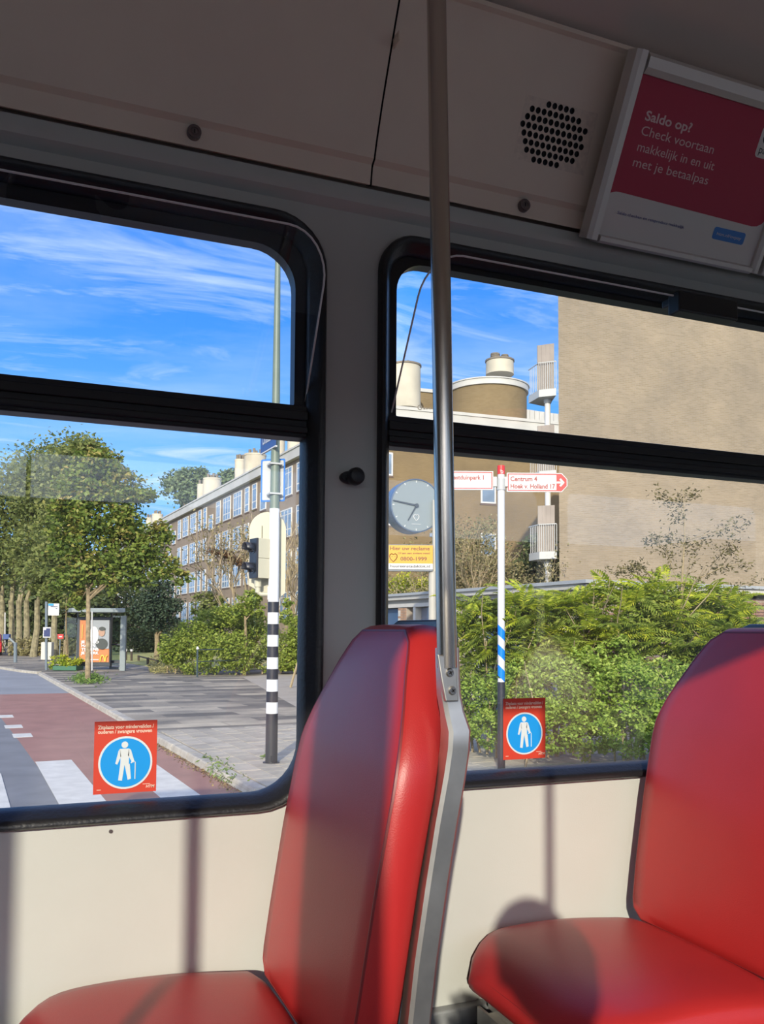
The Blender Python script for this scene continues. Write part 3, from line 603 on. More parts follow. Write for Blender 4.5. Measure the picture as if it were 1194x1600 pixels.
for s_ in (-1, 1):
    w_ = V((hx-.07+s_*.08, by+.32, 1.66)); vv = [w_, w_+V((-s_*.015, .02, .03)), w_+V((-s_*.02, .03, .055))]; rr = [.024, (.034, .016), (.034, .014)]; ee = [(0, 1), (1, 2)]
    for j in range(4):
        b = len(vv); o_ = V(((j-1.5)*.019, 0, 0)); L_ = (.03, .034, .031, .024)[j]; vv += [w_+V((-s_*.02, .03, .06))+o_, w_+V((-s_*.022, .045, .06+L_))+o_, w_+V((-s_*.024, .062, .06+L_*1.3))+o_]; rr += [.009, .0085, .0075]; ee += [(2, b), (b, b+1), (b+1, b+2)]
    b = len(vv); vv += [w_+V((-s_*.045, .035, .03)), w_+V((-s_*.06, .045, .05)), w_+V((-s_*.065, .05, .068))]; rr += [.011, .010, .008]; ee += [(1, b), (b, b+1), (b+1, b+2)]
    skin('hand', vv, ee, rr, SKN, per, 1)

# ================================================================== STREET
ASPH = mat('asphalt', (.215, .215, .21), .9, var=.12, vscale=2, bump=.3, bscale=400)
REDA = mat('red_asphalt', (.36, .185, .14), .9, var=.12, vscale=1.5, bump=.3, bscale=400)
GREYR = mat('grey_road', (.28, .285, .285), .9, var=.1, vscale=.7)
ZEB = mat('zebra_paint', (.66, .63, .54), .8, var=.10, vscale=5)
CONC = mat('kerb_concrete', (.45, .41, .33), .9, var=.2, vscale=6, bump=.3, bscale=120)
CLINK = brick_mat('clinker_paving', (.21, .192, .16), (.64, .56, .42), (.24, .22, .18), 1.5, .62, (S.copy()*0+Nn, S), msize=.01, bias=-.25, patch=((.62, .62, .62), (1.2, 1.16, 1.08)), patch_scale=.8)
TILE = [mat('paving_tile_%d' % i, c, .9, var=.10, vscale=9, bump=.2, bscale=150) for i, c in enumerate(((.43, .38, .29), (.39, .345, .265), (.47, .415, .32)))]
JOINT = mat('sandy_joint', (.30, .27, .21), .95, var=.3, vscale=30)
BEIGE = mat('beige_path', (.42, .37, .29), .95, var=.10, vscale=2)
GRASSM = mat('lawn', (.28, .30, .08), .95, var=.4, vscale=1.2, col2=(.5, .45, .17))
def slab(name, pts, z0, z1, m, parent=None, kind='structure'):
    mb = MB(); mb.prism([(p[0], p[1], z0) for p in pts], (0, 0, z1-z0)); o = mb.build(name, m, parent)
    if kind and not parent: o['kind'] = kind
    return o
road = slab('road', [(-140, -60), (160, -60), (160, 220), (-140, 220)], -.2, 0, ASPH)
P2 = lambda n, s: st(n, s)
kn = lambda s: 2.95-.0052*(s-10)            # kerb line in street coordinates
rl = [G(104, 1260, 0), G(30, 1158, 0), G(0, 1120, 0)]
path = slab('cycle_path', [P2(.62, 2), (.38, 9.62), (-.15, 15.35), (-.80, 22.0), (-1.15, 26.1), P2(kn(26), 26.0), P2(kn(2), 2)], 0, .004, REDA)
slab('road_far', [(-9, 25.9), P2(kn(26), 25.9), P2(kn(37), 37), (-.6, 41), (-9, 46)], 0, .0045, GREYR, road)
for i, (x, y) in enumerate(((0, 1120), (12, 1136), (25, 1150))):
    c = G(x, y, 0); c = c+(G(61-0, 1151, 0)-G(61-0, 1151, 0)); mb = MB(); mb.cbox(c+V((.10, 0, .006)), Nn*.30, S*.55, (0, 0, .004)); mb.build('lane_block', ZEB, path)
for n0 in (-1.68, -.66, .98-.0, 2.02):
    s0, s1 = 7.0, 12.8
    if n0 == -1.68: n0 = -1.62
    mb = MB(); a = {-1.62: (-1.02, -.52), -.66: (-.02+.0, .46), .98: (0, 0), 2.02: (0, 0)}
for (n0, n1, se) in ((-.02, .52, 12.0), (.985, 1.455, 12.85), (2.02, 2.45, 12.05), (-1.1, -.55, 12.6)):
    mb = MB(); mb.obox(st(n0, 6.2, .0042), Nn*(n1-n0), S*(se-6.2), (0, 0, .003)); mb.build('zebra_stripe', ZEB, path if n0 > .3 else road)
# pavement
side_pts = [P2(kn(2)+.16, 2), P2(kn(20)+.16, 20), P2(kn(36.5)+.16, 36.5), (-.35, 38.8), (-1.3, 42.5), (-4.5, 50), (-30, 62), (-30, 160), (140, 160), (140, 2)]
sidewalk = slab('sidewalk', side_pts, -.1, .085, CLINK)
slab('path_strip', [P2(8.2, 25), P2(9.4, 31.0), P2(12.2, 32.6), P2(26, 33), P2(26, 15.5), P2(6.8, 18)], .085, .089, BEIGE, sidewalk)
random.seed(5)
tb = [MB() for _ in TILE]
tiles = []
base_t = []
for m in TILE:
    mb = MB(); mb.loft([[V((x*.1465, y*.1465, 0)) for x, y in ((-1, -1), (1, -1), (1, 1), (-1, 1))], [V((x*.1465, y*.1465, .020)) for x, y in ((-1, -1), (1, -1), (1, 1), (-1, 1))], [V((x*.143, y*.143, .024)) for x, y in ((-1, -1), (1, -1), (1, 1), (-1, 1))]])
    base_t.append(mb)
slab('tile_bed', [P2(kn(8)+.16, 7.5), P2(kn(15)+.16, 15.2), P2(7.7, 15.2), P2(7.7, 7.5)], .085, .088, JOINT, sidewalk)
protos = []
for i in range(15):
    for j in range(20):
        n_ = 3.27+.3*i+.15*0; s_ = 9.05+.3*j+(.15 if i % 2 else 0); p = st(n_, s_, .078+random.uniform(-.002, .003))
        k = random.choice((0, 0, 1, 2))
        while len(protos) <= 2:
            o = base_t[len(protos)].build('paving_tile', TILE[len(protos)], sidewalk); protos.append(o); WL[o.name] = V((0, 0, 0))
            o.location = st(3.27+.3*(len(protos)-1), 8.75, .078); o.rotation_euler = (0, 0, -SA*-1)
        if i < 3 and j == 0 and False: continue
        c = copy_piece(protos[k], sidewalk, p, SA*-1); c.rotation_euler = (random.uniform(-.006, .006), random.uniform(-.006, .006), -SA)
for o in protos: bpy.data.objects.remove(o) if False else None
# kerb stones, one by one
kerb = slab('kerb', [P2(kn(4)-.02, 4), P2(kn(36.6)-.02, 36.6), P2(kn(36.6)+.15, 36.6), P2(kn(4)+.15, 4)], -.1, .055, JOINT)
for k in range(32):
    s0 = 4.2+k*1.0; n0 = kn(s0); mb = MB(); z1 = .10+random.uniform(-.006, .006)
    pr = [(-.035, .0), (-.012, z1-.02), (.004, z1), (.148, z1), (.15, 0)]
    mb.loft([[st(n0+a, s0+.008, b) for a, b in pr], [st(kn(s0+.985)+a, s0+.985, b) for a, b in pr]]); mb.build('kerb_stone', CONC, kerb, bevel=.006)
# raised far kerb that bends round the end of the bus bay
far = [P2(kn(36.8), 36.8), (-.45, 38.7), (-1.45, 42.5), (-4.6, 50)]
mb = MB(); 
for a, b in zip(far, far[1:]):
    a, b = V((a[0], a[1], 0)), V((b[0], b[1], 0)); t = (b-a).normalized(); nn = V((t.y, -t.x, 0)); mb.obox(a, b-a, nn*.16, (0, 0, .10))
mb.build('bay_kerb', CONC, kerb)
# grit, dead leaves and weeds in the gutter
random.seed(3); nprng = np.random.default_rng(11)
LEAFDRY = leaf_mat('dry_leaves', ((.20, .13, .06), (.35, .25, .11), (.28, .24, .15)), .1)
WEED = leaf_mat('weeds', ((.07, .14, .03), (.16, .26, .05), (.24, .33, .08)), .3)

def leafcloud(name, P_, size, m, parent, aspect=.55, tint=None, up=.25, out=None, kind='stuff', jitter=.5, fold=True):
    """one mesh of many small folded leaves at points P_ (Nx3)"""
    n = len(P_); rg = nprng; a = rg.normal(size=(n, 3)); a[:, 2] *= .6; a /= np.linalg.norm(a, axis=1)[:, None]
    nn_ = rg.normal(size=(n, 3))+np.array([0, 0, up*2.5])
    if out is not None: nn_ += out*1.3
    b = np.cross(nn_, a); b /= np.linalg.norm(b, axis=1)[:, None]+1e-9; c = np.cross(a, b)
    sz = size*(1-jitter/2+jitter*rg.random(n))[:, None]; off = np.array(world(parent)) if parent else np.zeros(3)
    P0 = P_-off; L = a*sz*.5; Wd = b*sz*.5*aspect; dr = c*sz*.10
    vts = np.stack([P0-L, P0-Wd*1.0+dr-L*.1, P0+L-dr, P0+Wd+dr-L*.1], 1).reshape(-1, 3)
    i0 = np.arange(n)*4; fc = np.stack([i0, i0+1, i0+2, i0+3], 1)
    me = bpy.data.meshes.new(name); me.vertices.add(4*n); me.vertices.foreach_set('co', vts.astype(np.float32).ravel())
    me.loops.add(4*n); me.loops.foreach_set('vertex_index', fc.astype(np.int32).ravel()); me.polygons.add(n); me.polygons.foreach_set('loop_start', (np.arange(n)*4).astype(np.int32))
    try: me.polygons.foreach_set('loop_total', np.full(n, 4, np.int32))
    except Exception: pass
    t = rg.random(n) if tint is None else tint
    at = me.attributes.new('tint', 'FLOAT', 'FACE'); at.data.foreach_set('value', np.clip(t, 0, 1).astype(np.float32))
    me.materials.append(m); me.update(calc_edges=True); me.validate()
    o = bpy.data.objects.new(name, me); COL.objects.link(o); WL[o.name] = V(off)
    if parent: o.parent = parent
    if kind: o['kind'] = kind
    return o
def blobs_pts(blobs, n, clump=.25, per=30, shell=.5, flat=1.0):
    """points in leafy clumps on the outer part of ellipsoid blobs [(center, (rx, ry, rz))]"""
    rg = nprng; w = np.array([b[1][0]*b[1][2] for b in blobs]); w /= w.sum(); nc = max(4, n//per)
    ids = rg.choice(len(blobs), nc, p=w); d = rg.normal(size=(nc, 3)); d /= np.linalg.norm(d, axis=1)[:, None]; r = (shell+(1-shell)*rg.random(nc)**.6)[:, None]
    C = np.array([list(b[0]) for b in blobs])[ids]; R_ = np.array([list(b[1]) for b in blobs])[ids]
    cc = C+d*r*R_; k = rg.integers(0, nc, n); cl = clump*R_.min(1)[k][:, None]
    P_ = cc[k]+rg.normal(size=(n, 3))*cl*np.array([1, 1, .7*flat]); 
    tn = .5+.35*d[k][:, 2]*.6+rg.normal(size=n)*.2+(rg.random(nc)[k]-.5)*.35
    return P_, d[k], tn
def px_blob(px, py, rpx, D, ry=None, k=1.0): c = PD(px, py, D); r = rpx*D/F; return (c, (r, (ry or r)*k, r))
BARK = mat('bark', (.26, .20, .11), .95, var=.35, vscale=7, bump=.6, bscale=30)
BARKG = mat('mossy_bark', (.24, .21, .12), .95, var=.4, vscale=5, bump=.6, bscale=25)
TWIG = mat('twigs', (.34, .27, .16), .9, var=.25, vscale=3)
def limb(mb, p, d, L, r, depth, rg, spread=.6, nseg=4, kids=(2, 3), shrink=.68, up=.1, ends=None, n=5, minr=.004):
    pts = [V(p)]; d = V(d).normalized()
    for i in range(nseg):
        d = (d+V((rg.gauss(0, .12), rg.gauss(0, .12), rg.gauss(0, .10)+up*.15))).normalized(); pts.append(pts[-1]+d*(L/nseg))
    rs = [max(minr, r*(1-.45*i/nseg)) for i in range(nseg+1)]; mb.tube(pts, rs, n)
    if depth == 0:
        if ends is not None: ends += [pts[-1], pts[-2]]
        return
    for k in range(rg.randint(*kids)):
        i = rg.randint(max(1, nseg-2), nseg); dd = (d+V((rg.gauss(0, spread), rg.gauss(0, spread), rg.gauss(0, spread)*.6+up))).normalized()
        limb(mb, pts[i], dd, L*shrink*rg.uniform(.8, 1.15), rs[i]*.72, depth-1, rg, spread, nseg, kids, shrink, up, ends, max(3, n-1), minr)
def tree(name, label, base, tr, trunk_top, blobs, n, size, m, group=None, cat='tree', bark=None, nl=6, up=.3, shell=.45, clump=.22, aspect=.6, lean=None, per=30):
    base = V(base); t = thing(name, base, label, cat, group); rg = random.Random(hash(label) % 1000 if False else len(label)*7+int(abs(base.x)*10)); mb = MB()
    tt = V(trunk_top); mid = base.lerp(tt, .5)+V((rg.gauss(0, .05), 0, 0)); mb.tube([base-V((0, 0, .05)), base+V((0, 0, .15)), mid, tt], [tr*1.3, tr*1.05, tr*.9, tr*.75], 9)
    bl = sorted(blobs, key=lambda b: (b[0]-tt).length)[:nl]
    for b in bl:
        e = tt.lerp(b[0], .95); j = tt.lerp(base, rg.uniform(0, .25)); m1 = j.lerp(e, .5)+V((0, 0, (e-j).length*.06)); mb.tube([j, m1, e], [tr*.5, tr*.32, tr*.12], 6)
    mb.build('trunk', bark or BARK, t, smooth=True, recalc=False)
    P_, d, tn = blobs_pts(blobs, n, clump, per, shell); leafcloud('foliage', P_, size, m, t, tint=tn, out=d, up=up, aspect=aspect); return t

# gutter litter and weeds
pts = np.array([list(st(kn(s)-.02-abs(random.gauss(0, .07)), s, .008)) for s in [random.uniform(9, 15) for _ in range(700)]]); tag(leafcloud('dead_leaves', pts, .045, LEAFDRY, None, up=1.5), 'dry leaf litter lying in the gutter along the kerb', 'leaves')
pts = []
for (x, y, w_) in ((338, 1199, .12), (345, 1206, .12), (352, 1213, .12), (365, 1222, .10), (414, 1190, .07), (418, 1188, .05), (322, 1192, .05)):
    c = G(x, y, .04)
    for _ in range(70): pts.append(list(c+V((random.gauss(0, w_*.6), random.gauss(0, w_), abs(random.gauss(0, .05))))))
tag(leafcloud('weeds', np.array(pts), .07, WEED, None, aspect=.25, up=0), 'green weeds sprouting between kerb and cycle path', 'weeds')

# ================================================================== LAMP AND SIGNAL POLE
GREENP = mat('grey_green_paint', (.15, .19, .145), .45, var=.06); CREAMB = mat('signal_cream', (.50, .475, .35), .5); GREYB = mat('sign_back_grey', (.46, .47, .45), .5); BLUEE = mat('sign_blue', (.02, .16, .52), .4); SBLUE = mat('street_sign_blue', (.03, .07, .22), .4); SWHT = mat('sign_white', (.62, .61, .58), .4)
b = G(424, 1192); TD = (b-CAM).dot(Fw); tl = thing('traffic_light', b, 'tall banded traffic light pole with a signal head on the pavement', 'traffic light')
def zat(y, base=b, x=427): d = ray(x, y); return CZ+d.z*(base.x**2+base.y**2)**.5/sqrt(d.x**2+d.y**2)
def sect(y0, y1, r0, r1, m, nm, lean=0):
    mb = MB(); mb.cyl((b.x, b.y, zat(y0)), (b.x, b.y, zat(y1)), r0, r1, 24); return mb.build(nm, m, tl, smooth=True)
sect(1193, 1114.5, .080, .078, BLACKP, 'pole_base')
ys = [1114.5, 1097, 1080, 1061.5, 1045, 1027, 1010, 992, 975, 957, 940.5]
for i in range(10): sect(ys[i], ys[i+1], .078-.0006*i, .078-.0006*(i+1), WHITE if i % 2 == 0 else BLACKP, 'band')
sect(940.5, 795, .071, .066, WHITE, 'pole_middle'); sect(795, 640, .064, .0535, GREENP, 'pole_upper'); sect(640, 250, .0535, .026, GREENP, 'pole_upper')
mb = MB(); z_ = b.z; mb.box(b.x-.03, b.x+.0, b.y-.092, b.y-.07, z_+.03, z_+.10); mb.cyl((b.x, b.y, z_-.01), (b.x, b.y, z_+.012), .11, n=24); mb.build('foot', BLACKP, tl, smooth=True)
hv = V((Rt.x, Rt.y, 0)).normalized(); fv = V((Fw.x, Fw.y, 0)).normalized()        # across and away, seen from the tram stop
def tp(x, y, off=0): return PPL(x, y, b+fv*off, fv)
# rear of a blue-edged traffic sign
c = tp(426.5, 750.5, .085); w_, h_ = .345, .575; sx_ = (hv+fv*-.25).normalized()
mb = MB(); mb.prism([c+sx_*p[0]+Z*p[1] for p in rrect(-w_/2, w_/2, -h_/2, h_/2, .02, 3)], fv*.018); sb = mb.build('sign_rim', BLUEE, tl)
mb = MB(); mb.prism([c+sx_*p[0]+Z*p[1]-fv*.003 for p in rrect(-w_/2+.022, w_/2-.022, -h_/2+.022, h_/2-.022, .015, 3)], fv*.004); mb.build('sign_back', GREYB, tl)
for dz in (-.2, .2): mb = MB(); mb.box(b.x-.085, b.x+.085, b.y-.075, b.y+.11, c.z+dz-.012, c.z+dz+.012); mb.build('clamp', GREYB, tl, bevel=.004)
# street name plate that runs away along the side street
bn = b.dot(Nn); e0 = PN(430, 692, bn-.06); e1 = PN(407, 709, bn-.06); z1 = e1.z; s0, s1 = e0.dot(S), e1.dot(S)
o0 = st(bn-.06, s0, 0); hh = .30
mb = MB(); mb.obox(o0+Z*z1, S*(s1-s0), Nn*.012, Z*hh); np_ = mb.build('name_plate', SBLUE, tl)
mb = MB(); mb.obox(o0+Z*(z1-.016), S*(s1-s0), Nn*.03, Z*.018); mb.build('plate_rail', SWHT, np_)
mb = MB(); mb.text('Conradkade', st(bn-.066, s1-.10, z1+.10), -S, Z, .20, off=.012, sx=(s1-s0-.2)/(.20*5.9)); mb.build('lettering', SWHT, np_, recalc=False)
# signal head, its rounded backing board and the bent support arm
cq = [tp(x, y, .13) for x, y in ((388.5, 907), (446, 907))]; bx = cq[1]-cq[0]; bx.z = 0; zc0, zc1 = tp(420, 938, .13).z, tp(420, 800, .13).z; wv = bx.length; ax = bx.normalized(); o_ = cq[0].copy(); o_.z = 0
arch = [(0, zc0+.2), (0, zc1-wv/2)]+[(wv/2-cos(t)*wv/2, zc1-wv/2+sin(t)*wv/2) for t in [pi*i/16 for i in range(1, 16)]]+[(wv, zc1-wv/2), (wv, zc0+.1), (wv-.12, zc0)]
mb = MB(); mb.prism([o_+ax*p[0]+Z*p[1] for p in arch], fv*.02); mb.build('backing_board', CREAMB, tl)
mb = MB(); mb.cbox(tp(409.5, 833, .12), hv*.006, fv*.01, Z*.20); mb.build('board_seam', SLOTM, tl)
fd = (-hv*1.0-fv*.75).normalized(); sd = V((-fd.y, fd.x, 0)); sd = sd if sd.dot(-fv) > 0 else -sd
hc = tp(407, 873, -.02); hz = (tp(407, 842, -.02)-tp(407, 904, -.02)).length
mb = MB(); mb.cbox(hc+fd*.0+Z*hz*.25, fd*.17, sd*.20, Z*(hz*.495)); mb.cbox(hc-Z*hz*.25, fd*.17, sd*.20, Z*(hz*.495)); mb.build('housing', CREAMB, tl, bevel=.006)
mb = MB(); mb.cbox(hc+fd*.098, fd*.025, sd*.205, Z*hz); mb.build('signal_front', BLACKP, tl, bevel=.004)
for k in (1, -1):
    cc = hc+fd*.11+Z*hz*.25*k; mb = MB(); n = 24; up_ = Z; 
    lp0 = [cc+sd*cos(a)*.075+Z*sin(a)*.075 for a in [radians(-40+260*i/n) for i in range(n+1)]]; lp1 = [p+fd*(.13 if p.z > cc.z-.02 else .05) for p in lp0]; lp2 = [cc+(p-cc)*.95 for p in lp1[::1]]
    mb.loft([lp0, lp1], closed=False, capa=False, capb=False); so = mb.build('visor', BLACKP, tl, smooth=True, recalc=False); sl_ = so.modifiers.new('s', 'SOLIDIFY'); sl_.thickness = .004
    mb = MB(); mb.disc(cc, sd, Z, .07, fd*.008, 24); mb.build('lens', mat('dark_lens', (.03, .03, .035), .15), tl)
mb = MB(); a0 = tp(403, 906, .0); a1 = tp(403, 926, .0); mb.tube([a0, tp(403, 918, 0), a1], .036, 12); mb.tube([a1+Z*.01, tp(408, 928.5, 0), tp(425, 928.5, 0)], .028, 12); mb.cyl(tp(403, 906, 0), tp(403, 917, 0), .048, n=16); mb.build('support_arm', CREAMB, tl, smooth=True)
mb = MB(); mb.cbox(tp(420, 927, 0), hv*.02, fv*.1, Z*.17); mb.build('arm_clamp', WHITE, tl, bevel=.004)

# ================================================================== CYCLE SIGNPOST
SRED = mat('signpost_red', (.66, .035, .03), .4); SBL = mat('signpost_blue', (.0, .20, .72), .35); SINK = mat('sign_red_ink', (.30, .03, .025), .5)
b2 = G(783.5, 1202); D2 = (b2-CAM).dot(Fw); sp_ = thing('cycle_signpost', b2, 'white and blue striped cycle signpost with two red-edged arrows', 'signpost')
z2 = lambda y: CZ+(PD(782, y, D2).z-CZ)
h2 = (Rt-Z*Rt.z).normalized(); r2 = .0455
mb = MB(); mb.cyl(b2-Z*.02, (b2.x, b2.y, z2(1066)), r2*1.06, n=20); mb.build('pole_base', BLACKP, sp_, smooth=True)
def tilted(z, r, n=24): return [V((b2.x+cos(2*pi*i/n)*r, b2.y+sin(2*pi*i/n)*r, z-(V((cos(2*pi*i/n), sin(2*pi*i/n), 0)).dot(h2))*r*.98)) for i in range(n)]
yy = [1066, 1048, 1031, 1014, 998, 981.5, 965]
zz = [z2(1064), z2(1044), z2(1030), z2(1014), z2(1000), z2(984), z2(969)]
zz = [z2(y) for y in (1061, 1044, 1028, 1012, 997, 981, 966)]
for i in range(6): mb = MB(); mb.loft([tilted(zz[i], r2*1.02), tilted(zz[i+1], r2*1.02)]); mb.build('stripe', SBL if i % 2 == 0 else SWHT, sp_, smooth=True, angle=50)
mb = MB(); mb.cyl((b2.x, b2.y, z2(1070)), (b2.x, b2.y, z2(1060)), r2, n=20); mb.cyl((b2.x, b2.y, z2(966)), (b2.x, b2.y, z2(737)), r2, n=20); mb.build('pole', SWHT, sp_, smooth=True)
mb = MB(); mb.cyl((b2.x, b2.y, z2(737)), (b2.x, b2.y, z2(723)), r2*1.08, n=20); mb.build('cap', SRED, sp_, smooth=True)
mb = MB(); lc = V((b2.x, b2.y, z2(733)))-fv*(r2*1.1+.002)
mb.ring(lc+h2*.004-Z*.008, h2, Z, .011, .017, -fv*.002, 16); mb.ring(lc-h2*.010+Z*.012, h2, Z, .006, .010, -fv*.002, 14); mb.build('cycle_mark', SWHT, sp_)
SD = D2-.0; 
def sq_(x, y): return PPL(x, y, b2-fv*.01, fv)
def arrow(x0, x1, y0, y1, point, lines, lab):
    A = sq_(x0, (y0+y1)/2); B = sq_(x1, (y0+y1)/2); Lx = (B-A).length; Hh = (sq_(x0, y0)-sq_(x0, y1)).length; ex = (B-A); ex.z = 0; ex.normalize(); nz_ = ex.cross(Z)
    o = A-Z*Hh/2; q_ = lambda x, y, d=0: o+ex*x+Z*y+nz_*d
    cut = Hh*.30
    def outl(m_):
        r_ = [(m_, m_), (Lx-cut-m_*.3, m_), (Lx-m_, Hh*.33), (Lx-m_, Hh*.67), (Lx-cut-m_*.3, Hh-m_), (m_, Hh-m_)]
        return r_ if point else [(Lx-x, y) for x, y in r_]
    mb = MB(); mb.prism([q_(*p) for p in outl(0)], -nz_*.02); ar = mb.build('arrow_board', SWHT, sp_, bevel=.003); 
    mb = MB(); mb.prism([q_(*p, .0005) for p in outl(.012)], nz_*.0015); mb.build('red_border', SRED, ar)
    ah = Lx*.185 if point else 0
    w0, w1 = (.026, Lx-ah) if point else (ah+.12, Lx-.026)
    mb = MB(); mb.obox(q_(w0, .026, .002), ex*(w1-w0), Z*(Hh-.052), nz_*.0015); mb.build('white_field', SWHT, ar)
    for body, xx, bl, wd, sz in lines: mb = MB(); mb.text(body, q_(xx, bl, .004), ex, Z, sz, off=.030, sx=wd/(sz*max(p[0] for p in text_geo(body, .030, 'LEFT', 0, 1.0)[0]))); mb.build('lettering', SINK, ar, recalc=False)
    mb = MB(); cx_ = Lx-ah*.60; cy_ = Hh/2; w_ = .012
    if point:
        for p in ([(cx_-.052, cy_-w_), (cx_+.03, cy_-w_), (cx_+.03, cy_+w_), (cx_-.052, cy_+w_)], [(cx_+.048, cy_), (cx_-.0, cy_+.055), (cx_-.02, cy_+.04), (cx_+.014, cy_)], [(cx_+.048, cy_), (cx_+.014, cy_), (cx_-.02, cy_-.04), (cx_-.0, cy_-.055)]): mb.prism([q_(x, y, .002) for x, y in p], nz_*.0015)
        mb.build('arrow_symbol', SWHT, ar)
    return ar
arrow(792, 887, 738.5, 768.5, True, [('Centrum 4', .045, .140, .345, .085), ('Hoek v. Holland 17', .045, .045, .575, .085)], '')
arrow(683, 771, 735.5, 765, False, [('Westduinpark 1', .13, .132, .47, .082)], '')
for x in (773.5, 790.5):
    mb = MB(); mb.cbox(sq_(x, 753), h2*.05, fv*.05, Z*.13); mb.build('clamp', GREYB, sp_, bevel=.005)
mb = MB(); mb.cyl((b2.x, b2.y, z2(762)), (b2.x, b2.y, z2(744)), r2*1.25, n=20); mb.build('collar', GREYB, sp_, smooth=True)

# ================================================================== STREET CLOCK
KD = 14.5; CLG = mat('clock_case', (.10, .135, .19), .3, .3); CLF = mat('clock_face', (.215, .25, .25), .35); CLH = mat('clock_hand', (.045, .055, .065), .4); YEL = mat('ad_yellow', (.62, .31, .006), .45); BRN = mat('ad_brown', (.16, .05, .01), .5); KPOLE = mat('clock_pole', (.44, .42, .36), .5, var=.05)
kb = PD(676, 960, KD); kb.z = .1; KP = lambda x, y, o=0: PPL(x, y, kb+fv*o, fv); kc = KP(650.5, 790)
ck = thing('street_clock', kb, 'round grey street clock on a pole above a yellow sign', 'clock')
kx = (hv*1.0+fv*-.10).normalized(); kn_ = kx.cross(Z)        # face direction
if kn_.dot(fv) > 0: kn_ = -kn_
kn_ = (kn_+hv*.42).normalized(); kx = Z.cross(kn_).normalized(); kx = kx if kx.dot(hv) > 0 else -kx
R0 = 42.5*KD/F
mb = MB(); mb.loft([[kc+kn_*d+(kx*cos(a)+Z*sin(a))*r for a in [2*pi*i/48 for i in range(48)]] for d, r in ((-.40, R0*.80), (-.39, R0*.95), (-.36, R0*.995), (-.02, R0*1.0), (.012, R0*1.0), (.014, R0*.955), (.0, R0*.95))]); mb.build('case', CLG, ck, smooth=True, angle=40)
mb = MB(); mb.disc(kc+kn_*.002, kx, Z, R0*.95, kn_*.003, 48); fc_ = mb.build('dial', CLF, ck)
for i in range(12):
    a = 2*pi*i/12; d = kx*sin(a)+Z*cos(a); mb = MB(); mb.cbox(kc+kn_*.007+d*R0*.895, d*R0*.075, d.cross(kn_)*R0*.028, kn_*.002); mb.build('hour_mark', SWHT, fc_)
mb = MB()
ow = lambda s_, o_: [o_+kx*x*s_+Z*y*s_ for x, y in ((0, -1), (-.62, -.35), (-.85, .15), (-.75, .6), (-.4, .85), (0, .62), (.4, .85), (.75, .6), (.85, .15), (.62, -.35))]
mb.tube(ow(R0*.125, kc-Z*R0*.44+kn_*.008), R0*.014, 5, closed=True); mb.build('dial_emblem', SWHT, fc_)
mb = MB(); mb.cbox(kc-Z*R0*.69+kn_*.007, kx*R0*.36, Z*R0*.012, kn_*.002); mb.build('dial_marks', SWHT, fc_)
def hand(deg, l0, l1, w0, w1, dz, nm):
    a = radians(deg); d = kx*sin(a)+Z*cos(a); e = d.cross(kn_); o_ = kc+kn_*dz; mb = MB(); mb.prism([o_-d*l0-e*w0, o_+d*l1-e*w1, o_+d*l1+e*w1, o_-d*l0+e*w0], kn_*.006); mb.build(nm, CLH, ck)
hand(279, .04, R0*.93, .016, .010, .018, 'minute_hand'); hand(210, .03, R0*.66, .015, .009, .011, 'hour_hand')
mb = MB(); mb.cyl(kc+kn_*.008, kc+kn_*.034, .034, n=20); mb.build('hub', CLH, ck, smooth=True)
mb = MB(); mb.cyl(kb, KP(676, 893), .066, n=20); mb.build('pole', KPOLE, ck, smooth=True)
ktop = KP(678.5, 893); mb = MB(); mb.cyl(V((kb.x+.045, kb.y+.02, ktop.z-.02)), V((kb.x+.045, kb.y+.02, kc.z+.1)), .040, n=16); mb.build('upper_pole', KPOLE, ck, smooth=True)
mb = MB(); mb.cbox(KP(676, 836, .1), hv*.10, fv*.06, Z*.06); mb.build('case_bracket', CLG, ck)
a0 = KP(607.5, 870.5, -.10); a1 = KP(676.5, 873.5, -.10); ex = (a1-a0); ex.z = 0; Lx = ex.length; ex.normalize(); hB = (KP(640, 853)-KP(640, 890)).length; o_ = a0-Z*hB/2; ny = ex.cross(Z)
if ny.dot(fv) > 0: ny = -ny
q_ = lambda x, y, d=0: o_+ex*x+Z*y+ny*d
mb = MB(); mb.obox(q_(-.07, -.03, -.16), ex*(Lx+.07), Z*(hB+.045), ny*.155); bx_ = mb.build('ad_box', mat('ad_box_grey', (.13, .15, .17), .4), ck)
mb = MB(); mb.obox(q_(0, 0, 0), ex*Lx, Z*hB*.235, ny*.004); mb.build('white_strip', SWHT, bx_)
mb = MB(); mb.obox(q_(0, hB*.235, 0), ex*Lx, Z*hB*.765, ny*.004); mb.build('yellow_panel', YEL, bx_)
mb = MB(); f_ = lambda body, x, y, sz, w: mb.text(body, q_(x, y, .006), ex, Z, sz, off=.02, sx=w/(sz*max(p[0] for p in text_geo(body, .02, 'LEFT', 0, 1.0)[0])))
f_('Hier uw reclame', Lx*.02, hB*.80, .085, Lx*.91); mb.build('brown_lettering', BRN, bx_, recalc=False); mb = MB(); f_('Of aan een andere maat?', Lx*.2, hB*.635, .042, Lx*.74); mb.build('brown_lettering', BRN, bx_, recalc=False); mb = MB(); f_('0800-1999', Lx*.265, hB*.36, .088, Lx*.60); mb.build('brown_lettering', BRN, bx_, recalc=False); mb = MB()
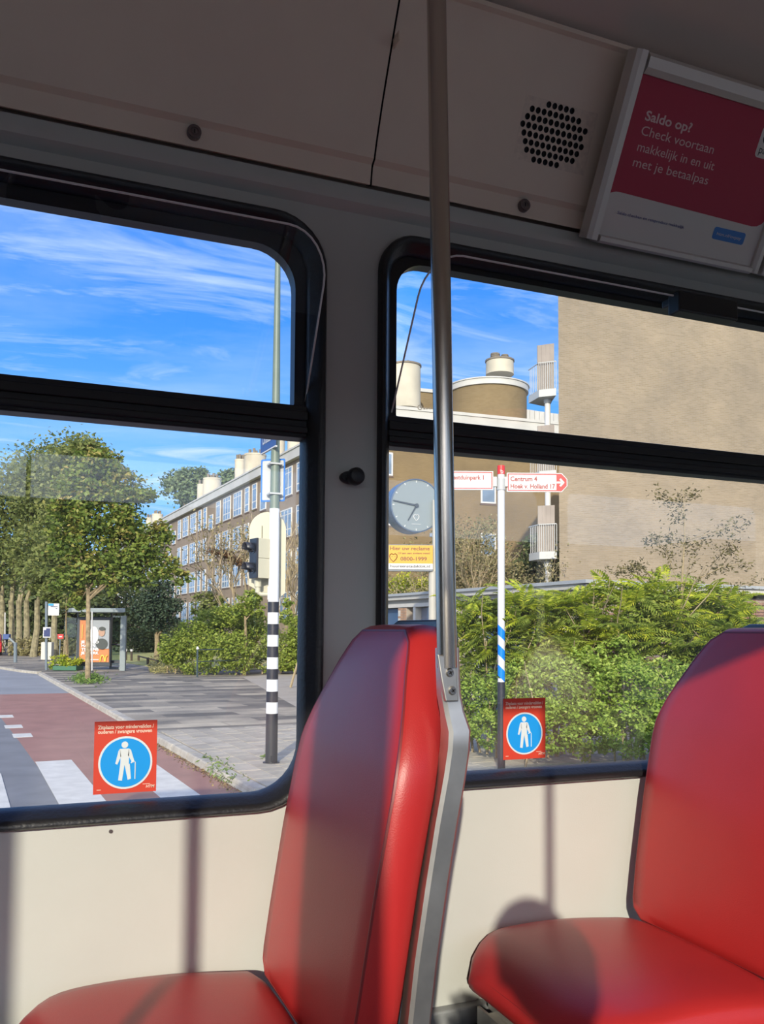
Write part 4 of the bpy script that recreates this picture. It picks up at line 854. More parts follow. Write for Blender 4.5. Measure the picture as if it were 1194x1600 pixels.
for c_, s_ in ((q_(Lx*.105, hB*.49, .007), .075),):
    mb.tube([c_+ex*x*s_+Z*y*s_ for x, y in ((0, -1), (-.62, -.35), (-.85, .15), (-.75, .6), (-.4, .85), (0, .62), (.4, .85), (.75, .6), (.85, .15), (.62, -.35))], .007, 5, closed=True)
    for sx_1 in (-.32, .32): mb.disc(c_+ex*sx_1*s_+Z*.2*s_, ex, Z, .007, ny*.002, 8)
mb.build('brown_emblem', BRN, bx_, recalc=False)
mb = MB(); f_('huureenstadsklok.nl', Lx*.035, hB*.075, .062, Lx*.9); mb.build('url_lettering', BLACKP, bx_, recalc=False)

# ================================================================== LEFT APARTMENT BLOCK
BRK1 = brick_mat('brown_brick', (.27, .205, .14), (.33, .255, .175), (.31, .25, .19), .22, .065, (S, Z), patch=((.85, .85, .86), (1.1, 1.08, 1.04)), patch_scale=.4)
BRK2 = brick_mat('sand_brick', (.27, .215, .14), (.33, .265, .18), (.31, .26, .19), .23, .065, (XV, Z), bias=-.1, patch=((.86, .86, .87), (1.10, 1.08, 1.04)), patch_scale=.5)
BRK3 = brick_mat('ochre_brick', (.215, .152, .072), (.255, .185, .092), (.23, .175, .10), .22, .065, (XV, Z), patch=((.85, .85, .86), (1.1, 1.08, 1.04)), patch_scale=.3)
TRIM = mat('cornice_white', (.52, .50, .44), .7, var=.08, vscale=.8); CHIM = mat('chimney_render', (.50, .45, .34), .85, var=.14, vscale=.7); POT = mat('chimney_pot', (.19, .16, .12), .8, var=.2); FRW = mat('window_white', (.62, .61, .57), .5); PANE = mat('window_pane', (.20, .27, .36), .06, spec=.9, var=.45, vscale=.6); ROOFM = mat('roof_grey', (.25, .25, .24), .9); STONE = mat('sill_brick', (.16, .11, .085), .9)
NB = 19.77; bb = thing('apartment_block', st(NB, 90), 'long brown brick apartment block with white windows behind the trees on the left', 'building')
mb = MB(); mb.obox(st(NB, 50, -.1), S*100, Nn*6.2, Z*13.3); mb.build('facade', BRK1, bb)
mb = MB(); mb.obox(st(NB-.35, 49.7, 13.08), S*100.6, Nn*6.9, Z*.62); mb.obox(st(NB-.42, 49.6, 13.70), S*100.8, Nn*7.0, Z*.12); mb.build('cornice', TRIM, bb)
def win_mesh(w, h, cols, tr):
    """frame with bars, origin at the lower inner corner: x along the wall, y outward, z up"""
    mb = MB(); t = .09
    for a, b_, c_, d in ((0, w, 0, t), (0, w, h-t, h), (0, t, t, h-t), (w-t, w, t, h-t)): mb.box(a, b_, -.05, .05, c_, d)
    for k in range(1, cols): x = w*k/cols; mb.box(x-.045, x+.045, -.04, .045, t, h-t)
    mb.box(t, w-t, -.035, .04, h*tr-.04, h*tr+.04)
    if tr < .5: mb.box(t, w-t, -.035, .04, h*.80-.03, h*.80+.03)
    return mb
def windows(parent, spec, origin, ex, out_, sills):
    """spec: {kind: (w, h, cols, tr)}; sills: [(kind, x, z)] copies share the kind's mesh"""
    pr = {}
    rz = atan2(ex.y, ex.x)
    for kind, x, z in sills:
        w, h, c_, tr = spec[kind]; loc = origin+ex*x+Z*z-world(parent)
        if kind not in pr:
            fm = win_mesh(w, h, c_, tr).build('window', FRW); pm = MB(); pm.box(.06, w-.06, -.03, -.02, .06, h-.06); pm = pm.build('pane', PANE); sm = MB(); sm.box(-.05, w+.05, -.02, .11, -.10, 0); sm = sm.build('sill', STONE)
            fm.parent = parent; pm.parent = fm; sm.parent = fm; pr[kind] = (fm, pm, sm); fm.location = loc; fm.rotation_euler = (0, 0, rz)
        else:
            fm, pm, sm = pr[kind]; f2_ = fm.copy(); COL.objects.link(f2_); f2_.location = loc
            for c0 in (pm, sm): cc = c0.copy(); COL.objects.link(cc); cc.parent = f2_
ws = []
unit = (('n', 2.3, 1.1), ('n', 4.25, 1.05), ('w', 6.2, 2.2), ('w', 9.3, 2.2), ('m', 12.4, 1.3))
for k in range(7):
    s0 = 45.0+14.7*k
    for fl in range(4):
        for kd, u, w in unit: ws.append((kd, 150-(s0+u+w), 10.86-2.82*fl))
    for fl in range(3): ws.append(('s', 150-(s0+1.45), 10.55-2.82*fl))
ws = [w for w in ws if w[1] < 98.5]
windows(bb, {'n': (1.1, 1.95, 1, .3), 'm': (1.3, 1.95, 2, .28), 'w': (2.2, 1.95, 3, .28), 's': (1.35, 1.35, 1, .55)}, st(NB-.02, 150, 0), -S, -Nn, ws)
for (px, hw_, yt, yb_) in ((398.5, 17, 710.5, 738), (375, 8.5, 718.5, 752), (331.5, 14, 748, 770), (314.5, 6.5, 757, 782), (246, 8.5, 803.5, 818), (233, 5, 809, 824), (462, 13, 664, 702), (437, 8, 672, 716), (192, 6.5, 842, 850)):
    c = PN(px, yb_, NB+1.0); c.z = 13.75; D = (c-CAM).dot(Fw); r = hw_*D/F; zt_ = max(15.0, PPL(px, yt, c, fv).z); hh_ = zt_-13.75
    mb = MB(); mb.cyl(c, c+Z*(hh_-.14), r, n=28); mb.cyl(c+Z*(hh_-.14), c+Z*hh_, r*1.04, n=28); ch = mb.build('chimney', CHIM, bb, smooth=True, angle=40)
    for i in range(4 if hw_ > 7 else 3): mb = MB(); a = i*1.6+px; mb.cyl(c+Z*hh_+V((cos(a)*r*.5, sin(a)*r*.5, 0)), c+Z*(hh_+.42)+V((cos(a)*r*.5, sin(a)*r*.5, 0)), .12, n=8); mb.build('chimney_pot', POT, ch)

# ================================================================== MIDDLE BLOCK WITH ROUND TOWER
mz = 14.7; md = thing('flat_block', PD(740, 1000, 52)*1, 'sand brick flats with a round rooftop tower behind the garages', 'building')
ma = PD(584, 623.8, 49.9); mbp = PD(1000, 681, 56); mex = V((mbp.x-ma.x, mbp.y-ma.y, 0)); mL = mex.length; mex.normalize(); mout = V((mex.y, -mex.x, 0)); mout = mout if mout.y < 0 else -mout; mz = (ma.z+mbp.z)/2
mo = V((ma.x, ma.y, 0))
mb = MB(); mb.obox(mo, mex*mL, -mout*5.5, Z*(mz-.2)); mb.build('facade', BRK3, md)
mb = MB(); mb.obox(mo+mout*.3-mex*.3+Z*(mz-.95), mex*(mL+.6), -mout*5.5, Z*.75); mb.obox(mo+mout*.36-mex*.3+Z*(mz-.2), mex*(mL+.6), -mout*5.5, Z*.18); mb.build('cornice', TRIM, md)
# advertising-like painted mark on the cornice, unreadable at this distance
mp = lambda x, y: PPL(x, y, mo+mout*.37, mout)
mb = MB(); mb.ring(mp(656, 636.5), mex, Z, .10, .15, mout*.01, 16); 
for x in (663, 667, 672, 677): mb.cbox(mp(x, 638), mex*.11, Z*.10, mout*.01)
mb.build('cornice_mark', POT, md)
tc = PD(762, 600, 55.5); TR = 60.5*55.5/F
mb = MB(); mb.cyl((tc.x, tc.y, 0), (tc.x, tc.y, PD(762, 592, 55.5-TR).z), TR, n=64); mb.build('tower', BRK3, md, smooth=True, angle=40)
zt = PD(762, 592, 55.5-TR).z; mb = MB(); mb.cyl((tc.x, tc.y, zt-.30), (tc.x, tc.y, zt+.05), TR*1.045, n=64); mb.cyl((tc.x, tc.y, zt+.05), (tc.x, tc.y, zt+.12), TR*1.07, n=64); mb.build('tower_cornice', TRIM, md, smooth=True, angle=40)
def stack(px, y0, y1, rpx, D, pots, sq=1.0):
    c = PD(px, y1, D); r = rpx*D/F; zb = PD(px, y1, D).z; ztp = PD(px, y0, D).z; n = 32
    mb = MB(); mb.loft([[V((c.x, c.y, z))+hv*cos(2*pi*i/n)*r*k+fv*sin(2*pi*i/n)*r*k*sq for i in range(n)] for z, k in ((zb, 1.02), (ztp-.1, 1.0))]); ch = mb.build('chimney', CHIM, md, smooth=True, angle=40)
    mb = MB(); mb.loft([[V((c.x, c.y, z))+hv*cos(2*pi*i/n)*r*k+fv*sin(2*pi*i/n)*r*k*sq for i in range(n)] for z, k in ((ztp-.1, 1.06), (ztp, 1.06))]); mb.build('chimney_cap', POT, ch, smooth=True, angle=40)
    for dx, h, rp in pots: mb = MB(); p = V((c.x, c.y, ztp))+hv*dx*D/F; mb.cyl(p, p+Z*h*D/F, rp*D/F, n=16); [mb.cyl(p+Z*(h*D/F)*(k/4), p+Z*(h*D/F)*(k/4+.12), rp*1.08*D/F, n=16) for k in range(4)]; mb.build('chimney_pot', POT, ch)
stack(781, 563, 586, 21.5, 55, [(-7, 11, 7), (8, 9, 5.5)]); stack(633, 570, 640, 24, 53, [(-10, 5, 3), (-3, 7, 2), (4, 8, 2), (12, 4, 3)])
mb = MB(); o = PD(655, 608, 57); mb.obox(V((o.x, o.y, mz-.5)), mex*1.6, -mout*4, Z*(PD(660, 612, 57).z-mz+.5)); mb.build('roof_house', BRK3, md)
mb = MB(); mb.obox(V((o.x, o.y, PD(660, 612, 57).z))+mout*.1-mex*.1, mex*2.0, -mout*4, Z*.22); mb.build('roof_house_cornice', TRIM, md)
fx0, fx1 = PD(813, 640, 55), PD(880, 650, 56.5); fe = V((fx1.x-fx0.x, fx1.y-fx0.y, 0)); fl_ = fe.length; fe.normalize()
for k in range(9): mb = MB(); mb.obox(V((fx0.x, fx0.y, mz-.2))+fe*fl_*k/9, fe*(fl_/9-.03), -mout*.06, Z*1.35); mb.build('roof_screen_panel', TRIM, md)
wsp = []
for (px, py) in ((751, 786), (751, 868), (588, 742), (588, 820)):
    p = PPL(px, py, mo, mout); wsp.append(('w', (p-mo).dot(mex), p.z))
windows(md, {'w': (1.0, 1.35, 1, .98)}, mo+mout*.02, mex, mout, wsp)

# ================================================================== RIGHT END WALL WITH CORNER BALCONIES
B0 = PD(873, 620, 30); B0.z = 0; bh = 14.3
rb_ = thing('end_wall_block', B0, 'tall blank sand brick end wall filling the right window', 'building')
bxv = V((cos(radians(-3)), sin(radians(-3)), 0)); ley = V((sin(radians(40)), cos(radians(40)), 0))
mb = MB(); mb.prism([B0, B0+bxv*24, B0+bxv*24+YV*10, B0+ley*12], Z*bh); mb.build('end_wall', BRK2, rb_)
mb = MB(); mb.prism([B0-bxv*.2-YV*.15+Z*bh, B0+bxv*24-YV*.15+Z*bh, B0+bxv*24+YV*10+Z*bh, B0+ley*12-bxv*.2+Z*bh], Z*.35); mb.build('parapet', TRIM, rb_)
mb = MB(); a = PPL(941, 596, B0, YV); c = PPL(958, 580, B0, YV); mb.tube([a-YV*.01, a.lerp(c, .5)-YV*.012+Z*.05, c-YV*.01], .014, 5); mb.build('wall_cable', SLOTM, rb_)
sn = B0.dot(Nn); ss = B0.dot(S)
pxl = lambda x, y, d=0: PPL(x, y, B0+YV*d, YV)
wd = (pxl(873, 700)-pxl(849, 700)).length
GRB = mat('balcony_paint', (.50, .50, .46), .55); SCR = mat('balcony_screen', (.32, .27, .22), .7, var=.1, vscale=2)
for (ysl, full_b) in ((609, True), (738, True), (866, True)):
    zb = pxl(860, ysl).z; zt_ = zb; L_ = .95; o = B0.copy(); o.z = 0
    # slab projects past the corner; the fascia runs away along the street front
    pl = [o+V((-.02, .12, 0)), o+V((-wd*.72, .55, 0)), o+V((-wd*.55, 1.4, 0)), o+V((.6, 1.6, 0))]
    mb = MB(); mb.prism([p+Z*(zb-.13) for p in pl], Z*.26); ba = mb.build('balcony', GRB, rb_)
    mb = MB(); a, c = pl[0]+Z*(zb+.13), pl[1]+Z*(zb+.13)
    for i in range(9): p = a.lerp(c, i/8); mb.cyl(p, p+Z*.95, .012, n=6)
    mb.tube([a+Z*.95, c+Z*.95], .02, 6); d_ = pl[2]+Z*(zb+.13)
    for i in range(1, 6): p = c.lerp(d_, i/6); mb.cyl(p, p+Z*.95, .012, n=6)
    mb.tube([c+Z*.95, d_+Z*.95], .02, 6); mb.build('railing', GRB, ba)
    for i in range(4): p = (a+V((0, .12, 0))).lerp(c+V((.02, .12, 0)), i/4); mb = MB(); mb.obox(p+Z*.0, (c-a)*(.235), V((0, .03, 0)), Z*1.62); mb.build('screen_board', SCR, ba)
mb = MB(); pc = PPL(856, 700, B0+YV*.75, YV); mb.cyl((pc.x, pc.y, 0), (pc.x, pc.y, PPL(856, 617, B0+YV*.75, YV).z), .105, n=16)
for ysl in (626, 755, 882): zc_ = PPL(856, ysl, B0+YV*.75, YV).z; mb.cyl((pc.x, pc.y, zc_-.1), (pc.x, pc.y, zc_+.1), .13, .16, n=16)
mb.build('downpipe', FRW, rb_, smooth=True, angle=40)

# ================================================================== GARAGE ROW
GN, GS, GH = 9.564, 11.662, 2.718
gr_ = thing('garage_row', st(GN, GS+8), 'flat roofed garage row with white fascia behind the shrubs', 'garage')
GBR = mat('garage_brick', (.24, .135, .095), .9, var=.25, vscale=8); GBR2 = mat('pier_brick', (.36, .22, .13), .9, var=.2, vscale=8); GMORT = mat('mortar', (.36, .31, .25), .95); GFAS = mat('fascia_white', (.52, .50, .44), .6, var=.05); GROOF = mat('roof_edge_zinc', (.34, .36, .36), .6); DBLUE = mat('door_blue', (.045, .10, .19), .45, var=.12, vscale=2); DGREY = mat('door_glass_grey', (.16, .18, .22), .1, spec=.8)
mb = MB(); mb.obox(st(GN+.25, GS+.25, 0), S*10.6, Nn*12.5, Z*2.5); mb.build('body', GMORT, gr_)
mb = MB(); mb.obox(st(GN-.06, GS-.06, GH-.15), S*11, Nn*.3, Z*.09); mb.obox(st(GN-.06, GS-.06, GH-.15), S*.3, Nn*13, Z*.09); mb.build('fascia', GFAS, gr_)
mb = MB(); mb.obox(st(GN-.12, GS-.12, GH-.06), S*11.1, Nn*13.1, Z*.06); mb.build('roof', GROOF, gr_)
mb = MB(); mb.obox(st(GN+.06, GS+.0, GH-.24), S*10.8, Nn*.1, Z*.1); mb.build('soffit_board', mat('soffit_grey', (.34, .33, .29), .7), gr_)
mb = MB(); mb.obox(st(GN+.0, GS+4.4, GH-.33), S*6.2, Nn*.2, Z*.085); mb.build('lintel', GFAS, gr_)
doors = [(GS+4.6, GS+6.95, DGREY), (18.95, 21.2, DBLUE), (21.9, 24.3, DBLUE), (24.9, 27.3, DBLUE)]
def sN(x): d = ray(x, 960); p = CAM+d*((GN-CAM.dot(Nn))/d.dot(Nn)); return p.dot(S)
d_edges = [(sN(700), sN(648), DGREY), (sN(621), sN(590), DBLUE), (sN(1000) if False else GS+.9, GS+3.4, DBLUE)]
for a, c, m_ in d_edges:
    mb = MB(); mb.obox(st(GN+.18, a, .1), S*(c-a), Nn*.05, Z*2.27); mb.build('garage_door', m_, gr_)
    mb = MB(); mb.obox(st(GN+.02, a-.12, .1), S*.12, Nn*.22, Z*2.28); mb.obox(st(GN+.02, c, .1), S*.12, Nn*.22, Z*2.28); mb.build('door_post', GFAS, gr_)
# brick pier, brick by brick
sa, sb_ = sN(634), sN(621); nbk = 2; bl_ = (sb_-sa)/1.5
mbp_ = MB(); mbp_.box(0, 1, 0, 1, 0, 1); pb = None
def brick_wall(o, ex, out_, Lw, z0, z1, bl=.21, bh_=.052, mj=.012, m=GBR, th=.1):
    proto = [None]; row = 0; z = z0
    rz = atan2(ex.y, ex.x)
    while z+bh_ <= z1:
        x = -(bl/2 if row % 2 else 0)
        while x < Lw-.03:
            xa, xb_ = max(0, x), min(Lw, x+bl-mj)
            if xb_-xa > .03:
                loc = o+ex*xa+Z*z-world(gr_)
                full_ = abs((xb_-xa)-(bl-mj)) < .002
                if full_ and proto[0] is not None: c = copy_piece(proto[0], gr_, loc, rz)
                else:
                    mb = MB(); mb.box(0, xb_-xa, 0, th, 0, bh_); c = mb.build('brick', m); c.parent = gr_; c.location = loc; c.rotation_euler = (0, 0, rz); WL[c.name] = V((0, 0, 0))
                    if full_: proto[0] = c
                c.location = c.location+out_*random.uniform(-.004, .004)
            x += bl
        z += bh_+mj
brick_wall(st(GN+.02, sb_, 0), -S, -Nn, sb_-sa, 1.55, 2.38, bl=.215, m=GBR2)
mb = MB(); mb.obox(st(GN+.03, sa, 0), S*(sb_-sa), Nn*.2, Z*2.38); mb.build('pier', GMORT, gr_)
e0 = PS(1120, 950, GS); e1 = PS(1200, 950, GS); nx0, nx1 = e0.dot(Nn), e1.dot(Nn)
brick_wall(st(nx0, GS+.03, 0), Nn, -S, nx1-nx0+.1, 1.72, 2.47, m=GBR)
GBRT = brick_mat('garage_brick_wall', (.22, .125, .09), (.28, .165, .12), (.33, .28, .22), .21, .064, (Nn, Z))
mb = MB(); mb.obox(st(GN+.1, GS+.10, 0), S*.2, Nn*12.6, Z*2.46); mb.build('near_wall', GBRT, gr_)

# ================================================================== ROW OF HOUSES ACROSS THE TRACK (behind the photographer, mirrored in the panes)
hr = thing('house_row', (0, -40, 0), 'row of low brick houses across the street, mirrored in the window panes', 'building')
BRK4 = brick_mat('red_brick_far', (.22, .12, .08), (.28, .16, .11), (.25, .2, .16), .22, .065, (XV, Z))
for i, (x0, x1, h_) in enumerate(((-60, -34, 7.6), (-34, -9, 6.6), (-9, 16, 7.9), (16, 40, 7.0), (40, 70, 7.8))):
    mb = MB(); mb.box(x0+.05, x1-.05, -50, -40, 0, h_-.3); mb.build('house', BRK4, hr); mb = MB(); mb.box(x0, x1, -50.2, -39.8, h_-.3, h_); mb.build('roof', ROOFM, hr)

# ================================================================== TREES, HEDGES, SHRUBS
MAPLE = leaf_mat('maple_leaves', ((.065, .105, .018), (.15, .22, .034), (.26, .31, .055), (.42, .33, .10)), .35)
LIME = leaf_mat('row_tree_leaves', ((.10, .13, .035), (.19, .23, .06), (.30, .31, .10)), .35)
CONIF = leaf_mat('dark_foliage', ((.025, .05, .028), (.05, .08, .042), (.08, .11, .055)), .15)
FARG = leaf_mat('far_tree_leaves', ((.10, .15, .065), (.17, .23, .10), (.22, .28, .12)), .3)
HEDG = leaf_mat('hedge_leaves', ((.13, .20, .03), (.28, .36, .055), (.44, .48, .10)), .35)
YELG = leaf_mat('yellow_green_leaves', ((.16, .26, .025), (.40, .48, .04), (.78, .74, .09)), .4)
LOWH = leaf_mat('box_hedge_leaves', ((.12, .21, .03), (.28, .42, .06), (.46, .56, .12)), .35)
DULL = leaf_mat('dull_leaves', ((.20, .18, .08), (.30, .27, .12), (.40, .34, .15)), .3)
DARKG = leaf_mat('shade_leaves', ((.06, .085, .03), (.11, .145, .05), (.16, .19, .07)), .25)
D1 = 29.7; mbl = [px_blob(x, y, r*.8, D1) for x, y, r in ((150, 722, 34), (172, 728, 26), (195, 762, 34), (222, 772, 26), (125, 765, 40), (160, 800, 52), (205, 815, 36), (112, 845, 40), (190, 858, 46), (232, 858, 36), (262, 888, 26), (288, 902, 15), (140, 890, 42), (105, 905, 30), (180, 905, 26), (128, 935, 20), (210, 890, 34), (250, 835, 22), (110, 800, 34), (140, 745, 40))]
tree('maple_tree', 'leafy maple with a slim pale trunk beside the bus shelter', G(137, 1066), .085, PD(138, 900, D1), mbl, 20000, .165, MAPLE, nl=12, shell=.35, clump=.25)
rows_ = [(3, 1020, 64, [(10, 780, 60), (-15, 830, 60), (5, 870, 45)]), (17, 1020, 60, [(30, 745, 50), (40, 800, 55), (20, 880, 42)]), (29, 1022, 57, [(62, 735, 48), (70, 790, 50), (45, 860, 40)]), (41, 1024, 54, [(98, 718, 42), (100, 770, 50), (62, 850, 42), (50, 895, 35)]), (52, 1026, 52, [(125, 712, 36), (95, 830, 45), (72, 895, 35)]), (86, 1030, 46, [(140, 705, 28), (110, 735, 40), (90, 870, 40), (88, 925, 22)])]
lab = ['first mossy trunked street tree from the left edge', 'second mossy trunked street tree from the left edge', 'third mossy trunked street tree from the left edge', 'fourth mossy trunked street tree from the left edge', 'fifth street tree from the left, with a leaning trunk', 'street tree behind the blue bus stop board']
for i, (x, y, D, bl) in enumerate(rows_):
    D = (G(x, y)-CAM).dot(Fw)*1.0; D = min(max(D, 40), 62)
    bs = [px_blob(a, c, r*.85, D) for a, c, r in bl]
    bb_ = PD(x, y, D); bb_.z = .1
    tree('street_tree', lab[i], bb_, 5.2*D/F, PD(x+(6 if i == 4 else 0), 938, D), bs, 5200, .27, LIME, 'street trees along the side street', bark=BARKG, nl=3, shell=.35, clump=.28)
# thin staked young tree in the green planter
yt = thing('young_tree', G(104, 1046), 'thin young tree tied to a stake in the green planter', 'tree'); D = (G(104, 1046)-CAM).dot(Fw)
mb = MB(); g = world(yt); mb.tube([g, PD(103.5, 1000, D), PD(103, 960, D), PD(105, 925, D)], [.05, .04, .035, .02], 7); mb.build('trunk', BARK, yt, smooth=True)
mb = MB(); mb.cyl(g+V((-.12, .05, 0)), PD(101, 1000, D)+V((0, .05, 0)), .03, n=6); mb.cyl(g+V((.08, .05, 0)), PD(105, 992, D)+V((0, .05, 0)), .03, n=6); mb.build('stake', TWIG, yt)
P_, d, tn = blobs_pts([px_blob(105, 925, 14, D), px_blob(100, 945, 12, D), px_blob(110, 905, 14, D)], 700, .3, 20, .2); leafcloud('foliage', P_, .15, LIME, yt, tint=tn+.2)
# dark evergreen, trees behind the roofs
Dc = 47; tree('evergreen_tree', 'dark rounded evergreen in front of the apartment block', V((PD(245, 1015, Dc).x, PD(245, 1015, Dc).y, .1)), .16, PD(245, 990, Dc), [px_blob(x, y, r, Dc) for x, y, r in ((246, 930, 27), (230, 950, 24), (262, 950, 22), (245, 960, 28), (222, 962, 14), (270, 965, 12), (246, 915, 14))], 7000, .17, CONIF, nl=2, shell=.5, clump=.2)
for lb, cx_, bl in (('broad green tree rising behind the apartment roof', 300, ((300, 748, 22), (275, 758, 22), (325, 755, 22), (262, 768, 12), (345, 760, 14), (300, 768, 30), (285, 742, 12), (318, 742, 12))), ('small treetop behind the roof near the tall chimney', 357, ((357, 748, 14), (364, 752, 12), (350, 756, 12)))):
    Df = 118; bp_ = PD(cx_, 985, Df); bp_.z = 0
    tree('roof_line_tree', lb, bp_, .35, PD(cx_, 790, Df), [px_blob(x, y, r*.85, Df) for x, y, r in bl], 3600, .55, FARG, nl=5, shell=.3, clump=.3)
for lb, D, bl, n, sz, mm, nmm in (('small green shrub tree under the apartment windows', 52, ((318, 940, 16), (330, 945, 18), (345, 950, 14), (308, 950, 10)), 1500, .2, LIME, 'shrub_tree'), ('bright green shrub beside the traffic light arm', 33, ((383, 945, 14), (398, 935, 14), (404, 950, 12), (372, 955, 10)), 1500, .14, HEDG, 'shrub_tree')):
    c0 = PD(bl[0][0], 985, D); c0.z = .1; tree(nmm, lb, c0, .06, PD(bl[0][0], bl[0][1]+10, D), [px_blob(x, y, r, D) for x, y, r in bl], n, sz, mm, cat='shrub', nl=3)
# big rounded hedge and its iron railing
Dh = 33.5; hbl = [px_blob(x, y, r, Dh+o) for x, y, r, o in ((275, 1012, 26, 0), (300, 1000, 30, 0), (330, 985, 34, .5), (365, 980, 36, 1), (300, 1030, 26, -.6), (335, 1022, 30, -.8), (370, 1020, 30, -.6), (400, 1005, 34, 1), (440, 1015, 30, 1), (470, 1010, 32, 1), (410, 1035, 14, 0), (450, 1035, 16, 0), (262, 1022, 14, 0), (485, 1030, 24, 1), (395, 975, 22, 2), (340, 965, 18, 1), (375, 960, 18, 1), (505, 1000, 34, 1))]
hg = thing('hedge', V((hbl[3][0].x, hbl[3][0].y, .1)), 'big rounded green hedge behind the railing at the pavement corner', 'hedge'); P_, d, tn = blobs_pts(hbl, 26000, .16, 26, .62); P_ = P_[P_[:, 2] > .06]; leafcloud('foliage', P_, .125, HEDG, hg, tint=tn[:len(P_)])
mb = MB(); rg = random.Random(4)
for b_ in hbl[:14:2]: limb(mb, V((b_[0].x, b_[0].y, .1)), (0, 0, 1), max(.4, b_[0].z-.3), .03, 1, rg)
mb.build('stems', TWIG, hg, recalc=False)
RAILC = mat('railing_green', (.035, .06, .07), .4); CAPW = mat('white_cap', (.75, .75, .72), .5)
rl_ = thing('railing', G(376, 1053), 'low dark iron railing with white post caps before the hedge', 'railing')
rp_ = [G(308, 1058), G(376, 1054), G(442, 1050), G(520, 1047)]
for p in rp_:
    D = (p-CAM).dot(Fw); h_ = 1.02; mb = MB(); mb.cyl(p, p+Z*h_, .035, n=10); po = mb.build('post', RAILC, rl_, smooth=True); mb = MB(); mb.cyl(p+Z*h_, p+Z*(h_+.08), .06, .02, n=10); mb.cyl(p+Z*(h_-.02), p+Z*h_, .05, .06, n=10); mb.build('cap', CAPW, po)
for a, c in zip(rp_, rp_[1:]):
    for h_ in (.98, .55): mb = MB(); mb.tube([a+Z*h_, c+Z*h_], .018, 6); mb.build('rail', RAILC, rl_)
# bare-branched trees before the block
def bare(name, label, base, D, spec, leaves, size, m, depth=4, cat='tree'):
    t = thing(name, base, label, cat); rg = random.Random(len(label)); mb = MB(); ends = []
    for (dx, L_, r, lean) in spec: limb(mb, V(base)+V((dx, 0, 0)), (lean, rg.uniform(-.15, .15), 1), L_, r, depth, rg, .42, 4, (2, 3), .72, .25, ends, 6, .0125*D/30)
    mb.build('branches', TWIG, t, recalc=False)
    if leaves:
        e = np.array([list(p) for p in ends]); k = nprng.integers(0, len(e), leaves); leafcloud('foliage', e[k]+nprng.normal(size=(leaves, 3))*.22, size, m, t)
    return t
c0 = PD(392, 1010, 38); c0.z = .1; bare('bare_tree', 'thinning bare-branched tree in front of the apartment windows', c0, 36, [(0, 2.5, .10, -.12), (.2, 2.5, .08, .12), (-.2, 2.3, .07, -.42), (.1, 2.2, .06, .3)], 1300, .13, DULL, 5)
c0 = PD(456, 1000, 36.5); c0.z = .1; bare('bare_shrub', 'tall bare multi-stemmed shrub at the right edge of the left window', c0, 30, [(0, 2.7, .08, .0), (.2, 2.9, .07, .08), (-.2, 2.7, .07, -.06), (.3, 2.5, .06, .14), (.05, 3.0, .07, .02), (-.1, 2.8, .06, .05)], 350, .06, DULL, cat='shrub')
P_, d, tn = blobs_pts([px_blob(447, 965, 12, 26), px_blob(462, 975, 12, 26), px_blob(450, 940, 9, 26)], 900, .2, 20); t = thing('ivy_shrub', V((PD(455, 985, 26).x, PD(455, 985, 26).y, .1)), 'green shrub right of the banded traffic light pole', 'shrub'); leafcloud('foliage', P_, .10, HEDG, t, tint=tn)
mb = MB(); g = world(t); limb(mb, g, (0, 0, 1), 1.9, .04, 1, random.Random(2)); mb.build('stems', TWIG, t, recalc=False)
BROWNL = leaf_mat('brown_leaves', ((.16, .08, .04), (.26, .14, .07), (.34, .20, .10)), .2)
pts = []
for (xa, ya, xb, yb2) in ((326, 861, 362, 868), (352, 866, 378, 882)):
    for _ in range(350): f = random.random(); pts.append(list(PD(xa+(xb-xa)*f, ya+(yb2-ya)*f, 37.5)+V((random.gauss(0, .1), random.gauss(0, .15), random.gauss(0, .07)))))
tw0 = thing('withered_branch', V((PD(355, 985, 37.5).x, PD(355, 985, 37.5).y, .1)), 'withered brown-leaved branch hanging before the apartment windows', 'branch'); leafcloud('brown_foliage', np.array(pts), .13, BROWNL, tw0)
mb = MB(); mb.tube([world(tw0), PD(385, 930, 37.5), PD(380, 884, 37.5), PD(350, 866, 37.5), PD(326, 861, 37.5)], [.06, .05, .035, .025, .015], 6); mb.build('stem', TWIG, tw0, recalc=False)
# lawn and far greenery by the shelter
slab('lawn', [st(8.0, 38), st(11, 36), st(19.7, 36), st(19.7, 110), st(7.2, 110), st(7.6, 45)], .085, .12, GRASSM)
pts = np.array([list(G(x, y, .12)+V((0, 0, abs(random.gauss(0, .1))))) for x, y in [(random.uniform(232, 300), random.uniform(1032, 1052)) for _ in range(1500)]]); tag(leafcloud('tall_grass', pts, .22, leaf_mat('dry_grass', ((.25, .24, .08), (.40, .36, .13), (.5, .44, .2)), .3), None, aspect=.2, up=0), 'yellowed tall grass at the foot of the hedge', 'grass')
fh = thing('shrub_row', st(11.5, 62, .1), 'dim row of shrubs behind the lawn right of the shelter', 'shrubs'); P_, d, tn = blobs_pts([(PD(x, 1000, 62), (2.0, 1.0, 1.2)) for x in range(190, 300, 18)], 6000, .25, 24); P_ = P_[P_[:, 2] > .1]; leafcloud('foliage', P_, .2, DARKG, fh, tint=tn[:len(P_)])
fs_ = thing('street_shrubs', st(2.6, 60, .1), 'rough undergrowth around the street tree trunks on the left', 'shrubs'); P_, d, tn = blobs_pts([(PD(x, 1016, 54), (.9, .7, .7)) for x in (38, 52, 64, 76, 92, 112)], 3500, .25, 24); P_ = P_[P_[:, 2] > .1]; leafcloud('foliage', P_, .2, DULL, fs_, tint=tn[:len(P_)])
